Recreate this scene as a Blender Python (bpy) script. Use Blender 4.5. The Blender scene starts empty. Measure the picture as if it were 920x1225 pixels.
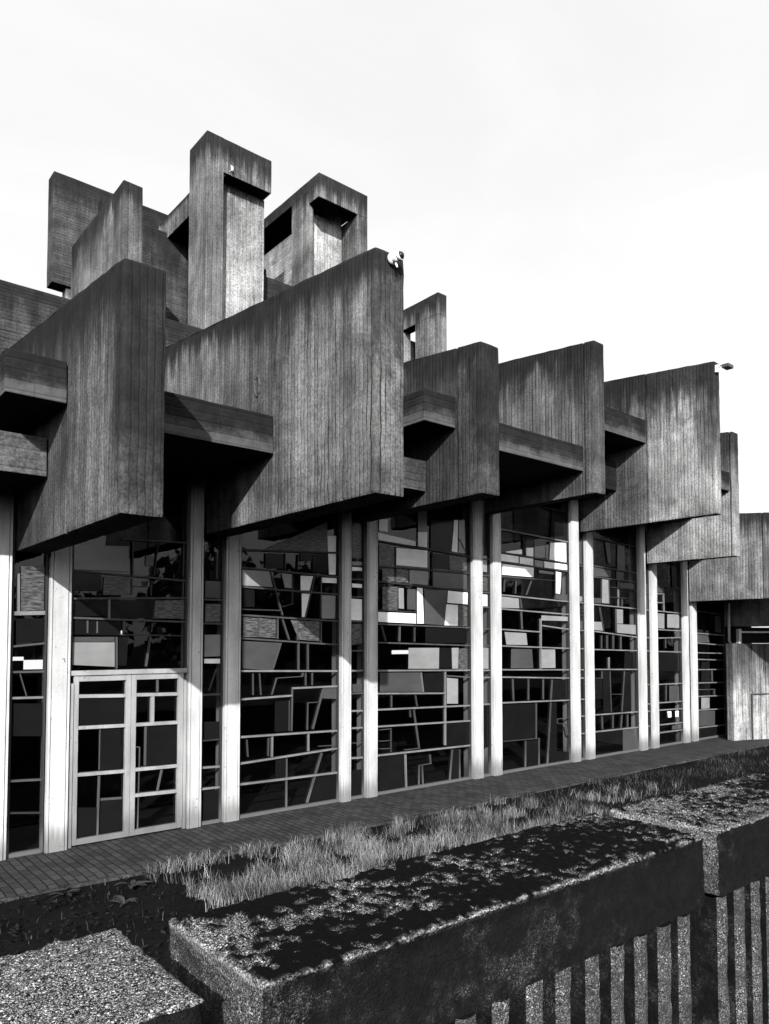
import bpy, bmesh, math, random
from mathutils import Vector, noise
random.seed(7)
S = bpy.context.scene
COL = S.collection

WINDOWS = {
 'W1': ((2.89, 4.41),
  [(3.501, 3.842, 4.41, 3.873, 0.04, 'b'), (3.656, 3.84, 3.663, 3.386, 0.03, 'b'), (4.007, 3.832, 3.946, 3.393, 0.014, 'b'), (4.364, 3.842, 4.363, 3.417, 0.03, 'b'), (2.89, 3.398, 4.41, 3.347, 0.04, 'b'), (3.654, 3.337, 3.652, 3.121, 0.03, 'b'), (3.675, 3.238, 3.914, 3.246, 0.014, 'b'), (3.923, 3.323, 3.915, 3.126, 0.014, 'b'), (4.364, 3.326, 4.362, 3.134, 0.03, 'b'), (2.89, 3.048, 4.41, 3.112, 0.04, 'b'), (3.362, 3.052, 3.366, 2.811, 0.04, 'w'), (3.971, 3.079, 3.946, 2.823, 0.014, 'b'), (2.89, 2.81, 4.41, 2.784, 0.04, 'b'), (3.095, 2.778, 3.097, 2.621, 0.03, 'b'), (3.215, 2.771, 3.217, 2.622, 0.03, 'b'), (3.553, 2.777, 3.555, 2.624, 0.03, 'b'), (3.941, 2.764, 3.928, 2.637, 0.014, 'b'), (3.502, 2.605, 4.41, 2.595, 0.03, 'k'), (3.913, 2.579, 3.859, 2.19, 0.03, 'b'), (3.464, 2.576, 3.471, 2.17, 0.03, 'b')],
  [('G', [(2.89, 3.714), (3.609, 3.759), (3.614, 3.431), (2.89, 3.412)]), ('t', [(3.292, 3.345), (3.635, 3.355), (3.638, 3.124), (3.287, 3.11)]), ('d', [(2.89, 3.385), (3.264, 3.372), (3.267, 3.156), (2.89, 3.147)]), ('d', [(2.89, 3.028), (3.334, 3.046), (3.338, 2.839), (2.89, 2.833)]), ('d', [(3.391, 3.048), (3.963, 3.069), (3.94, 2.827), (3.394, 2.815)]), ('t', [(3.977, 3.064), (4.405, 3.085), (4.404, 2.829), (3.966, 2.828)]), ('d', [(2.89, 2.782), (3.518, 2.776), (3.521, 2.596), (2.89, 2.601)]), ('g', [(2.89, 2.573), (3.441, 2.576), (3.442, 2.514), (2.89, 2.513)]), ('G', [(2.89, 2.506), (3.443, 2.506), (3.448, 2.193), (2.89, 2.229)]), ('g', [(3.838, 3.651), (3.959, 3.66), (3.94, 3.52), (3.835, 3.519)]), ('d', [(3.493, 2.576), (3.617, 2.577), (3.604, 2.205), (3.498, 2.207)])]),
 'W2': ((5.225, 6.99),
  [(5.225, 3.843, 6.99, 3.936, 0.045, 'k'), (5.225, 3.589, 6.99, 3.548, 0.04, 'b'), (5.225, 3.309, 6.99, 3.27, 0.04, 'b'), (5.225, 2.902, 6.99, 2.844, 0.04, 'b'), (5.225, 2.567, 6.99, 2.469, 0.04, 'b'), (5.74, 3.557, 5.958, 2.916, 0.03, 'b'), (5.959, 2.855, 6.077, 2.548, 0.03, 'b'), (5.995, 3.846, 5.997, 3.61, 0.03, 'b'), (6.236, 3.852, 6.223, 3.612, 0.03, 'b'), (6.129, 3.544, 6.131, 3.095, 0.014, 'b'), (5.957, 3.044, 6.146, 3.095, 0.014, 'b'), (6.535, 3.53, 6.365, 2.888, 0.03, 'b'), (6.659, 3.537, 6.662, 2.895, 0.03, 'b'), (6.662, 2.831, 6.664, 2.511, 0.03, 'b'), (5.873, 2.865, 5.875, 2.559, 0.03, 'b'), (6.236, 2.835, 6.229, 2.536, 0.014, 'b'), (6.365, 2.85, 6.341, 2.744, 0.014, 'b'), (6.341, 2.744, 6.237, 2.703, 0.014, 'b'), (5.543, 2.882, 5.54, 2.582, 0.014, 'b'), (5.225, 2.983, 5.929, 2.984, 0.03, 'k'), (5.933, 2.498, 5.799, 2.122, 0.03, 'b'), (6.247, 2.498, 6.25, 2.075, 0.03, 'b'), (6.418, 2.486, 6.421, 2.071, 0.03, 'b'), (5.225, 2.096, 6.99, 2.053, 0.045, 'w'), (5.463, 2.054, 5.466, 1.741, 0.014, 'b'), (5.572, 2.051, 5.597, 1.735, 0.014, 'b'), (5.865, 1.975, 5.782, 1.731, 0.014, 'b'), (5.865, 1.975, 6.316, 1.987, 0.014, 'b'), (6.316, 1.987, 6.339, 2.043, 0.014, 'b'), (6.381, 2.042, 6.383, 1.842, 0.014, 'b'), (6.503, 2.039, 6.504, 1.845, 0.014, 'b'), (5.225, 1.687, 6.126, 1.704, 0.045, 'w'), (6.14, 1.814, 6.99, 1.813, 0.045, 'w'), (6.14, 1.814, 6.129, 1.17, 0.03, 'b'), (6.083, 1.632, 6.08, 1.174, 0.014, 'b'), (6.423, 1.582, 6.416, 1.166, 0.014, 'b'), (6.423, 1.582, 6.628, 1.579, 0.014, 'b'), (6.72, 1.804, 6.516, 1.171, 0.03, 'b'), (5.225, 1.151, 6.99, 1.113, 0.045, 'w'), (5.37, 1.103, 5.388, 0.856, 0.014, 'b'), (5.732, 1.097, 5.725, 0.834, 0.014, 'b'), (5.793, 1.116, 5.789, 0.816, 0.04, 'w'), (6.435, 1.107, 6.436, 0.84, 0.04, 'w'), (5.225, 0.772, 6.99, 0.835, 0.045, 'w'), (6.045, 0.767, 6.044, 0.027, 0.03, 'b'), (6.687, 0.791, 6.416, 0.06, 0.03, 'b'), (5.225, 0.479, 6.99, 0.456, 0.045, 'w'), (6.625, 0.898, 6.954, 0.887, 0.014, 'b')],
  [('t', [(5.667, 3.894), (6.781, 4.415), (6.783, 3.933), (5.668, 3.882)]), ('O', [(6.782, 4.193), (6.951, 4.209), (6.944, 3.587), (6.816, 3.579)]), ('d', [(5.654, 3.832), (5.966, 3.844), (5.968, 3.613), (5.656, 3.613)]), ('d', [(6.502, 3.885), (6.783, 3.907), (6.8, 3.589), (6.504, 3.592)]), ('G', [(5.275, 3.559), (5.726, 3.564), (5.784, 3.332), (5.277, 3.331)]), ('G', [(5.939, 3.545), (6.123, 3.543), (6.124, 3.329), (5.999, 3.333)]), ('O', [(6.283, 3.528), (6.513, 3.536), (6.444, 3.308), (6.284, 3.306)]), ('O', [(6.303, 3.257), (6.46, 3.258), (6.356, 2.896), (6.311, 2.895)]), ('O', [(6.681, 3.525), (6.976, 3.529), (6.977, 3.45), (6.681, 3.443)]), ('G', [(6.682, 3.247), (6.945, 3.248), (6.937, 2.883), (6.684, 2.882)]), ('d', [(5.291, 3.28), (5.48, 3.277), (5.482, 3.025), (5.293, 3.019)]), ('t', [(5.295, 2.877), (5.844, 2.852), (5.847, 2.572), (5.297, 2.588)]), ('t', [(6.104, 2.845), (6.631, 2.83), (6.632, 2.524), (6.253, 2.548)]), ('g', [(5.285, 2.527), (5.933, 2.498), (5.808, 2.085), (5.288, 2.133)]), ('d', [(6.275, 3.88), (6.487, 3.884), (6.488, 3.774), (6.276, 3.767)]), ('d', [(5.839, 1.632), (6.083, 1.632), (6.074, 1.174), (5.834, 1.178)]), ('g', [(6.729, 1.796), (6.99, 1.793), (6.99, 1.612), (6.677, 1.635)]), ('d', [(5.854, 0.762), (6.031, 0.768), (6.033, 0.506), (5.856, 0.502)]), ('d', [(6.581, 0.425), (6.99, 0.428), (6.99, 0.056), (6.446, 0.056)])]),
 'N1': ((4.635, 4.955),
  [(4.635, 3.103, 4.955, 3.104, 0.04, 'b'), (4.635, 2.773, 4.955, 2.767, 0.04, 'b'), (4.862, 3.782, 4.866, 3.399, 0.03, 'b'), (4.875, 2.127, 4.766, 1.834, 0.014, 'b'), (4.635, 1.781, 4.955, 1.778, 0.04, 'b'), (4.635, 1.149, 4.955, 1.146, 0.03, 'k'), (4.635, 0.78, 4.955, 0.767, 0.045, 'w'), (4.635, 0.487, 4.955, 0.481, 0.045, 'w')],
  [('g', [(4.694, 3.366), (4.955, 3.372), (4.955, 3.127), (4.696, 3.133)]), ('t', [(4.697, 3.046), (4.955, 3.044), (4.955, 2.799), (4.7, 2.795)]), ('G', [(4.695, 2.612), (4.955, 2.614), (4.955, 2.313), (4.691, 2.305)]), ('O', [(4.691, 2.278), (4.955, 2.274), (4.955, 2.209), (4.692, 2.214)]), ('d', [(4.759, 3.508), (4.955, 3.522), (4.955, 3.386), (4.761, 3.382)]), ('d', [(4.702, 1.407), (4.955, 1.393), (4.955, 1.15), (4.704, 1.152)]), ('d', [(4.703, 0.452), (4.955, 0.446), (4.955, 0.03), (4.7, 0.039)])]),
 'N2': ((7.205, 7.5),
  [(7.205, 3.53, 7.5, 3.534, 0.04, 'b'), (7.205, 3.24, 7.5, 3.251, 0.04, 'b'), (7.205, 2.845, 7.5, 2.846, 0.04, 'b'), (7.205, 2.372, 7.5, 2.37, 0.04, 'b'), (7.205, 2.05, 7.5, 2.049, 0.045, 'w'), (7.205, 1.685, 7.5, 1.68, 0.04, 'b'), (7.205, 1.406, 7.5, 1.398, 0.045, 'w'), (7.205, 1.13, 7.5, 1.123, 0.045, 'w'), (7.281, 0.891, 7.5, 0.88, 0.014, 'b'), (7.205, 0.654, 7.5, 0.643, 0.045, 'w')],
  [('t', [(7.273, 4.497), (7.5, 4.523), (7.5, 3.879), (7.274, 3.875)]), ('G', [(7.274, 3.82), (7.5, 3.83), (7.5, 3.769), (7.275, 3.757)]), ('O', [(7.275, 3.732), (7.5, 3.734), (7.5, 3.679), (7.275, 3.669)]), ('O', [(7.275, 3.463), (7.5, 3.46), (7.484, 3.398), (7.275, 3.399)]), ('O', [(7.259, 3.215), (7.5, 3.211), (7.5, 2.864), (7.259, 2.867)]), ('t', [(7.277, 2.804), (7.5, 2.808), (7.486, 2.49), (7.278, 2.463)]), ('g', [(7.289, 1.833), (7.5, 1.836), (7.5, 1.699), (7.29, 1.702)]), ('d', [(7.282, 0.454), (7.5, 0.451), (7.5, 0.03), (7.284, 0.03)])]),
 'W3': ((7.755, 10.02),
  [(7.755, 4.206, 10.02, 4.106, 0.045, 'k'), (7.755, 3.777, 10.02, 3.787, 0.045, 'k'), (7.755, 3.524, 10.02, 3.459, 0.045, 'k'), (7.755, 2.815, 10.02, 2.779, 0.04, 'b'), (7.755, 2.506, 10.02, 2.449, 0.04, 'b'), (8.198, 4.132, 8.198, 3.799, 0.014, 'b'), (9.072, 4.114, 9.078, 3.51, 0.03, 'b'), (8.206, 3.77, 8.205, 3.539, 0.014, 'b'), (8.684, 3.447, 8.682, 2.842, 0.03, 'b'), (9.435, 3.216, 9.976, 3.203, 0.014, 'b'), (7.755, 3.05, 8.683, 3.033, 0.03, 'k'), (7.891, 2.786, 7.98, 2.532, 0.03, 'b'), (8.3, 2.778, 8.292, 2.524, 0.03, 'b'), (8.642, 2.768, 8.642, 2.519, 0.014, 'b'), (9.751, 4.418, 9.915, 4.18, 0.014, 'b'), (7.755, 2.039, 10.02, 1.994, 0.045, 'w'), (8.788, 1.979, 8.839, 1.645, 0.04, 'w'), (7.755, 1.663, 9.376, 1.598, 0.045, 'w'), (9.378, 1.985, 9.371, 0.674, 0.04, 'w'), (9.42, 1.908, 10.02, 1.862, 0.04, 'b'), (7.755, 1.395, 10.02, 1.345, 0.045, 'w'), (8.114, 1.619, 8.113, 1.412, 0.014, 'b'), (8.659, 1.594, 8.698, 1.403, 0.014, 'b'), (8.533, 1.339, 8.541, 1.223, 0.014, 'b'), (8.619, 1.349, 8.744, 0.671, 0.03, 'b'), (7.755, 1.117, 10.02, 1.064, 0.045, 'w'), (8.102, 1.068, 8.102, 0.673, 0.014, 'b'), (7.845, 1.059, 8.102, 1.059, 0.014, 'b'), (7.845, 0.873, 8.102, 0.865, 0.014, 'b'), (7.845, 0.748, 8.102, 0.73, 0.014, 'b'), (8.404, 0.679, 8.736, 0.678, 0.014, 'b'), (7.755, 0.643, 10.02, 0.614, 0.045, 'w'), (8.423, 0.6, 8.442, 0.019, 0.04, 'w'), (8.743, 0.381, 8.734, 0.005, 0.014, 'b'), (8.815, 0.373, 8.834, -0.001, 0.014, 'b'), (8.743, 0.381, 9.017, 0.387, 0.014, 'b'), (9.017, 0.387, 8.997, 0.545, 0.014, 'b'), (9.554, 0.583, 9.482, 0.003, 0.014, 'b'), (9.736, 0.566, 9.741, 0.008, 0.014, 'b')],
  [('O', [(7.825, 4.342), (8.666, 4.274), (8.666, 4.191), (7.825, 4.209)]), ('O', [(7.843, 4.572), (8.029, 4.592), (8.029, 4.376), (7.843, 4.373)]), ('g', [(8.727, 4.817), (8.943, 4.842), (8.942, 4.464), (8.726, 4.444)]), ('O', [(8.726, 4.438), (8.95, 4.459), (8.941, 4.188), (8.726, 4.191)]), ('O', [(9.63, 4.749), (9.727, 4.76), (9.706, 4.157), (9.561, 4.168)]), ('G', [(9.754, 4.762), (9.897, 4.778), (9.915, 4.164), (9.737, 4.151)]), ('d', [(9.033, 4.685), (9.595, 4.745), (9.548, 4.167), (9.031, 4.156)]), ('O', [(8.229, 4.12), (8.949, 4.134), (8.948, 3.828), (8.228, 3.827)]), ('t', [(7.843, 4.145), (8.179, 4.13), (8.179, 3.798), (7.843, 3.784)]), ('d', [(9.114, 4.093), (9.496, 4.101), (9.494, 3.839), (9.113, 3.829)]), ('t', [(9.504, 4.086), (9.96, 4.089), (9.958, 3.831), (9.503, 3.824)]), ('h', [(7.917, 3.752), (8.179, 3.769), (8.179, 3.538), (7.917, 3.524)]), ('t', [(8.228, 3.763), (8.499, 3.775), (8.498, 3.54), (8.228, 3.532)]), ('G', [(8.526, 3.762), (8.968, 3.769), (8.967, 3.52), (8.526, 3.527)]), ('g', [(9.092, 3.768), (9.957, 3.79), (9.933, 3.49), (9.091, 3.496)]), ('t', [(7.917, 3.439), (8.255, 3.455), (8.254, 3.06), (7.917, 3.05)]), ('G', [(8.274, 3.436), (8.389, 3.436), (8.396, 3.084), (8.281, 3.086)]), ('g', [(8.475, 3.428), (8.664, 3.431), (8.663, 3.077), (8.474, 3.077)]), ('O', [(8.704, 3.462), (8.832, 3.462), (8.863, 2.839), (8.702, 2.837)]), ('O', [(7.826, 3.016), (8.683, 3.007), (8.682, 2.836), (7.826, 2.85)]), ('g', [(8.873, 3.441), (9.441, 3.452), (9.373, 2.817), (8.883, 2.831)]), ('O', [(9.466, 3.444), (9.977, 3.429), (9.967, 3.215), (9.444, 3.222)]), ('O', [(9.426, 3.197), (9.717, 3.191), (9.715, 2.813), (9.373, 2.817)]), ('t', [(9.735, 3.195), (9.967, 3.202), (9.951, 2.801), (9.733, 2.814)]), ('d', [(8.903, 2.772), (9.95, 2.754), (9.948, 2.489), (8.894, 2.504)]), ('G', [(8.504, 2.413), (9.232, 2.41), (9.222, 2.04), (8.496, 2.056)]), ('d', [(9.253, 2.41), (9.53, 2.408), (9.536, 2.033), (9.239, 2.039)]), ('G', [(9.551, 2.408), (9.726, 2.408), (9.71, 2.029), (9.562, 2.032)]), ('t', [(9.739, 2.398), (9.961, 2.397), (9.945, 2.017), (9.723, 2.022)]), ('g', [(7.862, 2.003), (8.764, 1.985), (8.811, 1.646), (7.863, 1.686)]), ('d', [(8.852, 1.968), (9.348, 1.97), (9.346, 1.632), (8.859, 1.644)]), ('G', [(9.428, 1.871), (9.709, 1.844), (9.706, 1.394), (9.426, 1.408)]), ('d', [(9.394, 1.063), (10.02, 1.047), (10.02, 0.628), (9.392, 0.663)]), ('d', [(7.845, 0.62), (8.377, 0.605), (8.384, 0.03), (7.845, 0.033)]), ('d', [(9.576, 0.581), (9.727, 0.567), (9.724, 0.03), (9.499, 0.03)])]),
 'N3': ((10.295, 10.56),
  [(10.295, 4.089, 10.56, 4.085, 0.04, 'b'), (10.295, 3.777, 10.56, 3.773, 0.04, 'b'), (10.295, 3.453, 10.56, 3.449, 0.04, 'b'), (10.295, 3.176, 10.56, 3.168, 0.04, 'b'), (10.295, 2.768, 10.56, 2.761, 0.04, 'b'), (10.295, 2.449, 10.56, 2.442, 0.04, 'b'), (10.295, 1.983, 10.56, 1.98, 0.045, 'w'), (10.295, 1.851, 10.56, 1.844, 0.045, 'w'), (10.295, 1.352, 10.56, 1.341, 0.045, 'w')],
  [('G', [(10.365, 4.145), (10.502, 4.155), (10.499, 3.845), (10.362, 3.846)]), ('O', [(10.368, 3.414), (10.509, 3.413), (10.507, 3.195), (10.366, 3.196)]), ('t', [(10.394, 3.736), (10.512, 3.742), (10.51, 3.484), (10.383, 3.479)]), ('d', [(10.383, 1.326), (10.56, 1.312), (10.56, 0.563), (10.377, 0.586)]), ('G', [(10.374, 2.405), (10.533, 2.404), (10.53, 2.01), (10.37, 2.014)])]),
 'W4': ((10.825, 13.04),
  [(10.825, 4.704, 13.04, 4.64, 0.045, 'w'), (10.825, 4.258, 13.04, 4.185, 0.04, 'b'), (10.825, 4.071, 13.04, 4.008, 0.04, 'b'), (10.825, 3.785, 12.57, 3.792, 0.04, 'b'), (10.825, 3.428, 13.04, 3.37, 0.045, 'w'), (10.825, 3.157, 13.04, 3.099, 0.045, 'w'), (12.234, 5.29, 13.04, 5.269, 0.03, 'k'), (11.578, 4.653, 11.592, 4.258, 0.045, 'k'), (11.905, 4.645, 11.911, 4.243, 0.014, 'b'), (12.413, 4.599, 12.386, 4.226, 0.03, 'b'), (12.595, 3.988, 12.585, 3.416, 0.03, 'b'), (11.824, 3.747, 11.661, 3.457, 0.014, 'b'), (11.011, 3.728, 10.99, 3.491, 0.014, 'b'), (11.464, 3.386, 11.512, 3.185, 0.03, 'b'), (11.5, 3.134, 11.523, 2.768, 0.03, 'b'), (11.352, 3.722, 11.33, 3.469, 0.014, 'b'), (11.447, 4.209, 11.445, 4.081, 0.014, 'b'), (10.825, 2.763, 12.073, 2.721, 0.045, 'w'), (12.11, 2.994, 12.095, 1.972, 0.04, 'w'), (12.136, 2.851, 13.04, 2.782, 0.045, 'w'), (10.825, 2.443, 13.04, 2.382, 0.045, 'w'), (10.825, 1.984, 13.04, 1.932, 0.045, 'w'), (10.825, 1.844, 13.04, 1.756, 0.045, 'w'), (10.825, 1.349, 13.04, 1.294, 0.045, 'w'), (11.226, 1.793, 11.248, 1.371, 0.03, 'b'), (11.706, 1.778, 11.701, 1.361, 0.03, 'b'), (12.174, 1.756, 12.168, 1.351, 0.03, 'b'), (12.465, 1.742, 12.279, -0.033, 0.014, 'b'), (11.939, 1.286, 11.929, 0.587, 0.014, 'b'), (10.922, 0.609, 12.022, 0.579, 0.014, 'b'), (12.022, 0.579, 12.013, -0.005, 0.014, 'b'), (11.604, 0.564, 11.589, 0.028, 0.014, 'b'), (12.609, 0.924, 13.04, 0.931, 0.014, 'b'), (12.609, 0.924, 12.628, 0.831, 0.014, 'b'), (12.628, 0.831, 12.93, 0.802, 0.014, 'b'), (12.93, 0.802, 12.97, 0.568, 0.014, 'b'), (12.97, 0.568, 13.04, 0.567, 0.014, 'b')],
  [('O', [(11.054, 4.279), (11.535, 4.363), (11.533, 4.266), (11.054, 4.254)]), ('O', [(11.673, 4.405), (11.894, 4.428), (11.891, 4.242), (11.671, 4.251)]), ('d', [(11.637, 4.646), (11.897, 4.644), (11.894, 4.436), (11.646, 4.416)]), ('G', [(11.934, 4.453), (12.285, 4.508), (12.281, 4.245), (11.931, 4.232)]), ('G', [(12.306, 4.523), (12.403, 4.532), (12.377, 4.225), (12.302, 4.233)]), ('O', [(12.455, 4.576), (12.989, 4.622), (12.99, 4.202), (12.407, 4.214)]), ('d', [(12.53, 5.33), (13.04, 5.288), (13.04, 4.658), (12.456, 4.656)]), ('O', [(10.886, 4.228), (11.435, 4.213), (11.434, 4.081), (10.884, 4.092)]), ('O', [(11.455, 4.209), (11.891, 4.203), (11.889, 4.06), (11.453, 4.077)]), ('O', [(10.958, 4.035), (11.908, 4.023), (11.893, 3.828), (10.937, 3.823)]), ('G', [(11.939, 4.181), (12.226, 4.175), (12.208, 4.05), (11.937, 4.051)]), ('O', [(12.251, 4.177), (13.034, 4.159), (13.032, 4.042), (12.249, 4.045)]), ('G', [(12.071, 3.981), (12.551, 3.972), (12.551, 3.919), (12.07, 3.922)]), ('O', [(12.616, 3.989), (12.81, 3.974), (12.759, 3.53), (12.604, 3.536)]), ('g', [(12.621, 3.524), (13.04, 3.517), (13.04, 3.381), (12.619, 3.412)]), ('G', [(10.914, 3.397), (11.425, 3.377), (11.442, 3.183), (10.912, 3.179)]), ('G', [(12.139, 3.061), (13.04, 3.05), (13.04, 2.961), (12.138, 2.957)]), ('G', [(11.0, 2.711), (11.651, 2.692), (11.687, 2.456), (11.053, 2.464)]), ('g', [(11.195, 2.382), (11.825, 2.374), (11.86, 1.99), (11.18, 2.005)]), ('G', [(12.141, 2.367), (12.577, 2.364), (12.583, 1.98), (12.136, 1.989)]), ('d', [(12.482, 1.741), (13.04, 1.722), (13.04, 1.32), (12.454, 1.345)]), ('d', [(10.948, 1.313), (11.923, 1.279), (11.913, 0.601), (10.941, 0.62)]), ('d', [(11.623, 0.549), (12.001, 0.556), (11.993, 0.03), (11.605, 0.03)]), ('d', [(12.432, 1.273), (12.614, 1.264), (12.611, 0.27), (13.04, 0.207), (13.04, 0.03), (12.299, 0.03)])]),
 'N4': ((13.325, 13.56),
  [(13.325, 4.151, 13.56, 4.161, 0.04, 'b'), (13.325, 3.369, 13.56, 3.361, 0.045, 'w'), (13.423, 3.242, 13.56, 3.246, 0.014, 'b'), (13.421, 3.174, 13.559, 3.177, 0.014, 'b'), (13.42, 3.091, 13.558, 3.095, 0.014, 'b'), (13.325, 2.771, 13.56, 2.766, 0.045, 'w'), (13.325, 2.374, 13.56, 2.372, 0.045, 'w'), (13.325, 1.926, 13.56, 1.92, 0.045, 'w'), (13.325, 1.747, 13.56, 1.74, 0.045, 'w'), (13.325, 1.291, 13.56, 1.288, 0.045, 'w'), (13.325, 0.926, 13.56, 0.93, 0.045, 'w'), (13.325, 0.558, 13.56, 0.559, 0.045, 'w')],
  [('g', [(13.427, 4.688), (13.56, 4.7), (13.542, 4.199), (13.418, 4.196)]), ('G', [(13.428, 3.503), (13.56, 3.503), (13.56, 3.398), (13.426, 3.393)]), ('g', [(13.417, 2.966), (13.555, 2.969), (13.552, 2.804), (13.414, 2.802)]), ('d', [(13.448, 1.724), (13.56, 1.718), (13.56, 1.308), (13.44, 1.308)])]),
 'W5': ((13.845, 15.66),
  [(13.845, 4.806, 15.66, 4.763, 0.03, 'k'), (13.845, 4.201, 15.66, 4.134, 0.04, 'b'), (13.845, 3.954, 15.66, 3.925, 0.04, 'b'), (13.845, 3.345, 15.66, 3.298, 0.045, 'w'), (13.845, 2.761, 15.66, 2.63, 0.045, 'w'), (14.276, 3.93, 14.266, 3.503, 0.014, 'b'), (14.555, 3.935, 14.572, 3.375, 0.014, 'b'), (14.936, 3.912, 14.921, 3.321, 0.04, 'w'), (14.551, 3.758, 15.66, 3.731, 0.03, 'k'), (14.583, 3.53, 15.66, 3.52, 0.03, 'k'), (15.082, 3.535, 15.077, 3.348, 0.014, 'b'), (14.188, 3.287, 14.323, 2.769, 0.03, 'b'), (14.824, 3.274, 14.83, 2.742, 0.03, 'b'), (13.845, 2.357, 15.66, 2.317, 0.045, 'w'), (13.845, 1.921, 15.66, 1.879, 0.045, 'w'), (13.845, 0.928, 15.66, 0.894, 0.045, 'w'), (13.845, 0.561, 15.66, 0.536, 0.045, 'w'), (14.246, 2.667, 14.239, 2.372, 0.03, 'b'), (14.463, 2.668, 14.457, 2.371, 0.03, 'b'), (14.705, 2.67, 14.698, 2.365, 0.03, 'b'), (15.006, 2.66, 14.998, 2.349, 0.03, 'b'), (14.52, 2.175, 14.514, 1.924, 0.04, 'w'), (14.248, 1.873, 14.244, 1.719, 0.014, 'b'), (13.954, 1.728, 14.244, 1.719, 0.014, 'b'), (14.545, 1.866, 14.584, 0.95, 0.014, 'b'), (15.14, 1.851, 15.013, 0.936, 0.014, 'b'), (14.593, 1.349, 15.043, 1.329, 0.014, 'b'), (14.651, 0.877, 14.644, 0.58, 0.014, 'b'), (15.011, 0.866, 14.962, 0.568, 0.014, 'b'), (15.241, 0.852, 15.233, 0.56, 0.014, 'b'), (14.226, 0.881, 14.239, 0.588, 0.014, 'b')],
  [('g', [(13.895, 4.785), (14.021, 4.796), (13.973, 4.22), (13.901, 4.215)]), ('g', [(14.424, 4.768), (14.612, 4.762), (14.639, 4.297), (14.526, 4.311)]), ('g', [(14.917, 4.745), (15.211, 4.748), (15.216, 4.149), (14.895, 4.162)]), ('g', [(13.936, 4.175), (14.654, 4.136), (14.639, 3.983), (13.932, 3.974)]), ('g', [(14.864, 4.138), (15.156, 4.123), (15.151, 3.935), (14.859, 3.941)]), ('g', [(14.993, 3.882), (15.61, 3.881), (15.607, 3.757), (14.99, 3.761)]), ('G', [(14.294, 3.92), (14.536, 3.923), (14.55, 3.385), (14.282, 3.386)]), ('g', [(13.939, 3.49), (14.255, 3.492), (14.252, 3.374), (13.937, 3.374)]), ('G', [(14.854, 3.264), (15.114, 3.261), (15.106, 2.942), (14.847, 2.938)]), ('G', [(14.85, 2.927), (15.66, 2.918), (15.659, 2.694), (14.845, 2.731)]), ('G', [(13.928, 2.964), (14.254, 2.964), (14.305, 2.769), (13.925, 2.786)]), ('d', [(15.172, 2.297), (15.66, 2.281), (15.66, 1.898), (15.129, 1.91)]), ('d', [(14.275, 1.872), (14.537, 1.866), (14.564, 0.951), (14.286, 0.945)]), ('d', [(13.953, 1.712), (14.244, 1.703), (14.254, 1.263), (13.944, 1.277)]), ('d', [(15.169, 1.839), (15.394, 1.845), (15.392, 0.925), (15.033, 0.934)]), ('d', [(14.005, 0.538), (15.023, 0.518), (15.015, 0.183), (14.001, 0.361)]), ('g', [(15.044, 0.516), (15.66, 0.516), (15.66, 0.03), (15.03, 0.03)])]),
 'N5': ((15.955, 16.18),
  [(15.955, 3.287, 16.18, 3.28, 0.045, 'w'), (15.955, 2.629, 16.18, 2.623, 0.045, 'w'), (15.955, 3.693, 16.18, 3.704, 0.04, 'b'), (15.955, 2.627, 16.18, 2.62, 0.045, 'w'), (15.955, 2.32, 16.18, 2.304, 0.045, 'w'), (15.955, 1.522, 16.18, 1.506, 0.045, 'w'), (15.955, 1.05, 16.18, 1.05, 0.045, 'w'), (15.955, 0.881, 16.18, 0.879, 0.045, 'w'), (15.955, 0.531, 16.18, 0.524, 0.045, 'w')],
  [('g', [(16.024, 3.902), (16.172, 3.91), (16.155, 3.314), (16.007, 3.309)]), ('d', [(16.051, 2.278), (16.18, 2.276), (16.18, 1.85), (16.039, 1.853)])]),
 'W6': ((16.465, 17.68),
  [(16.465, 3.885, 17.68, 3.858, 0.03, 'k'), (16.465, 3.689, 16.889, 3.694, 0.045, 'w'), (16.465, 3.477, 16.882, 3.478, 0.045, 'w'), (16.889, 3.694, 16.907, 3.272, 0.04, 'w'), (16.465, 3.274, 17.68, 3.244, 0.045, 'w'), (16.465, 2.824, 17.68, 2.8, 0.045, 'w'), (16.465, 2.614, 17.68, 2.632, 0.045, 'w'), (16.966, 2.606, 16.959, 2.371, 0.014, 'b'), (17.487, 2.5, 17.456, 2.274, 0.03, 'b'), (16.465, 2.292, 17.68, 2.268, 0.045, 'w'), (16.465, 1.498, 17.68, 1.484, 0.045, 'w'), (16.465, 1.055, 17.68, 1.038, 0.045, 'w'), (16.465, 0.88, 17.68, 0.852, 0.045, 'w'), (16.465, 0.523, 17.68, 0.506, 0.045, 'w'), (16.465, 0.333, 17.68, 0.327, 0.045, 'w'), (16.953, 1.476, 16.94, 1.081, 0.014, 'b')],
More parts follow.
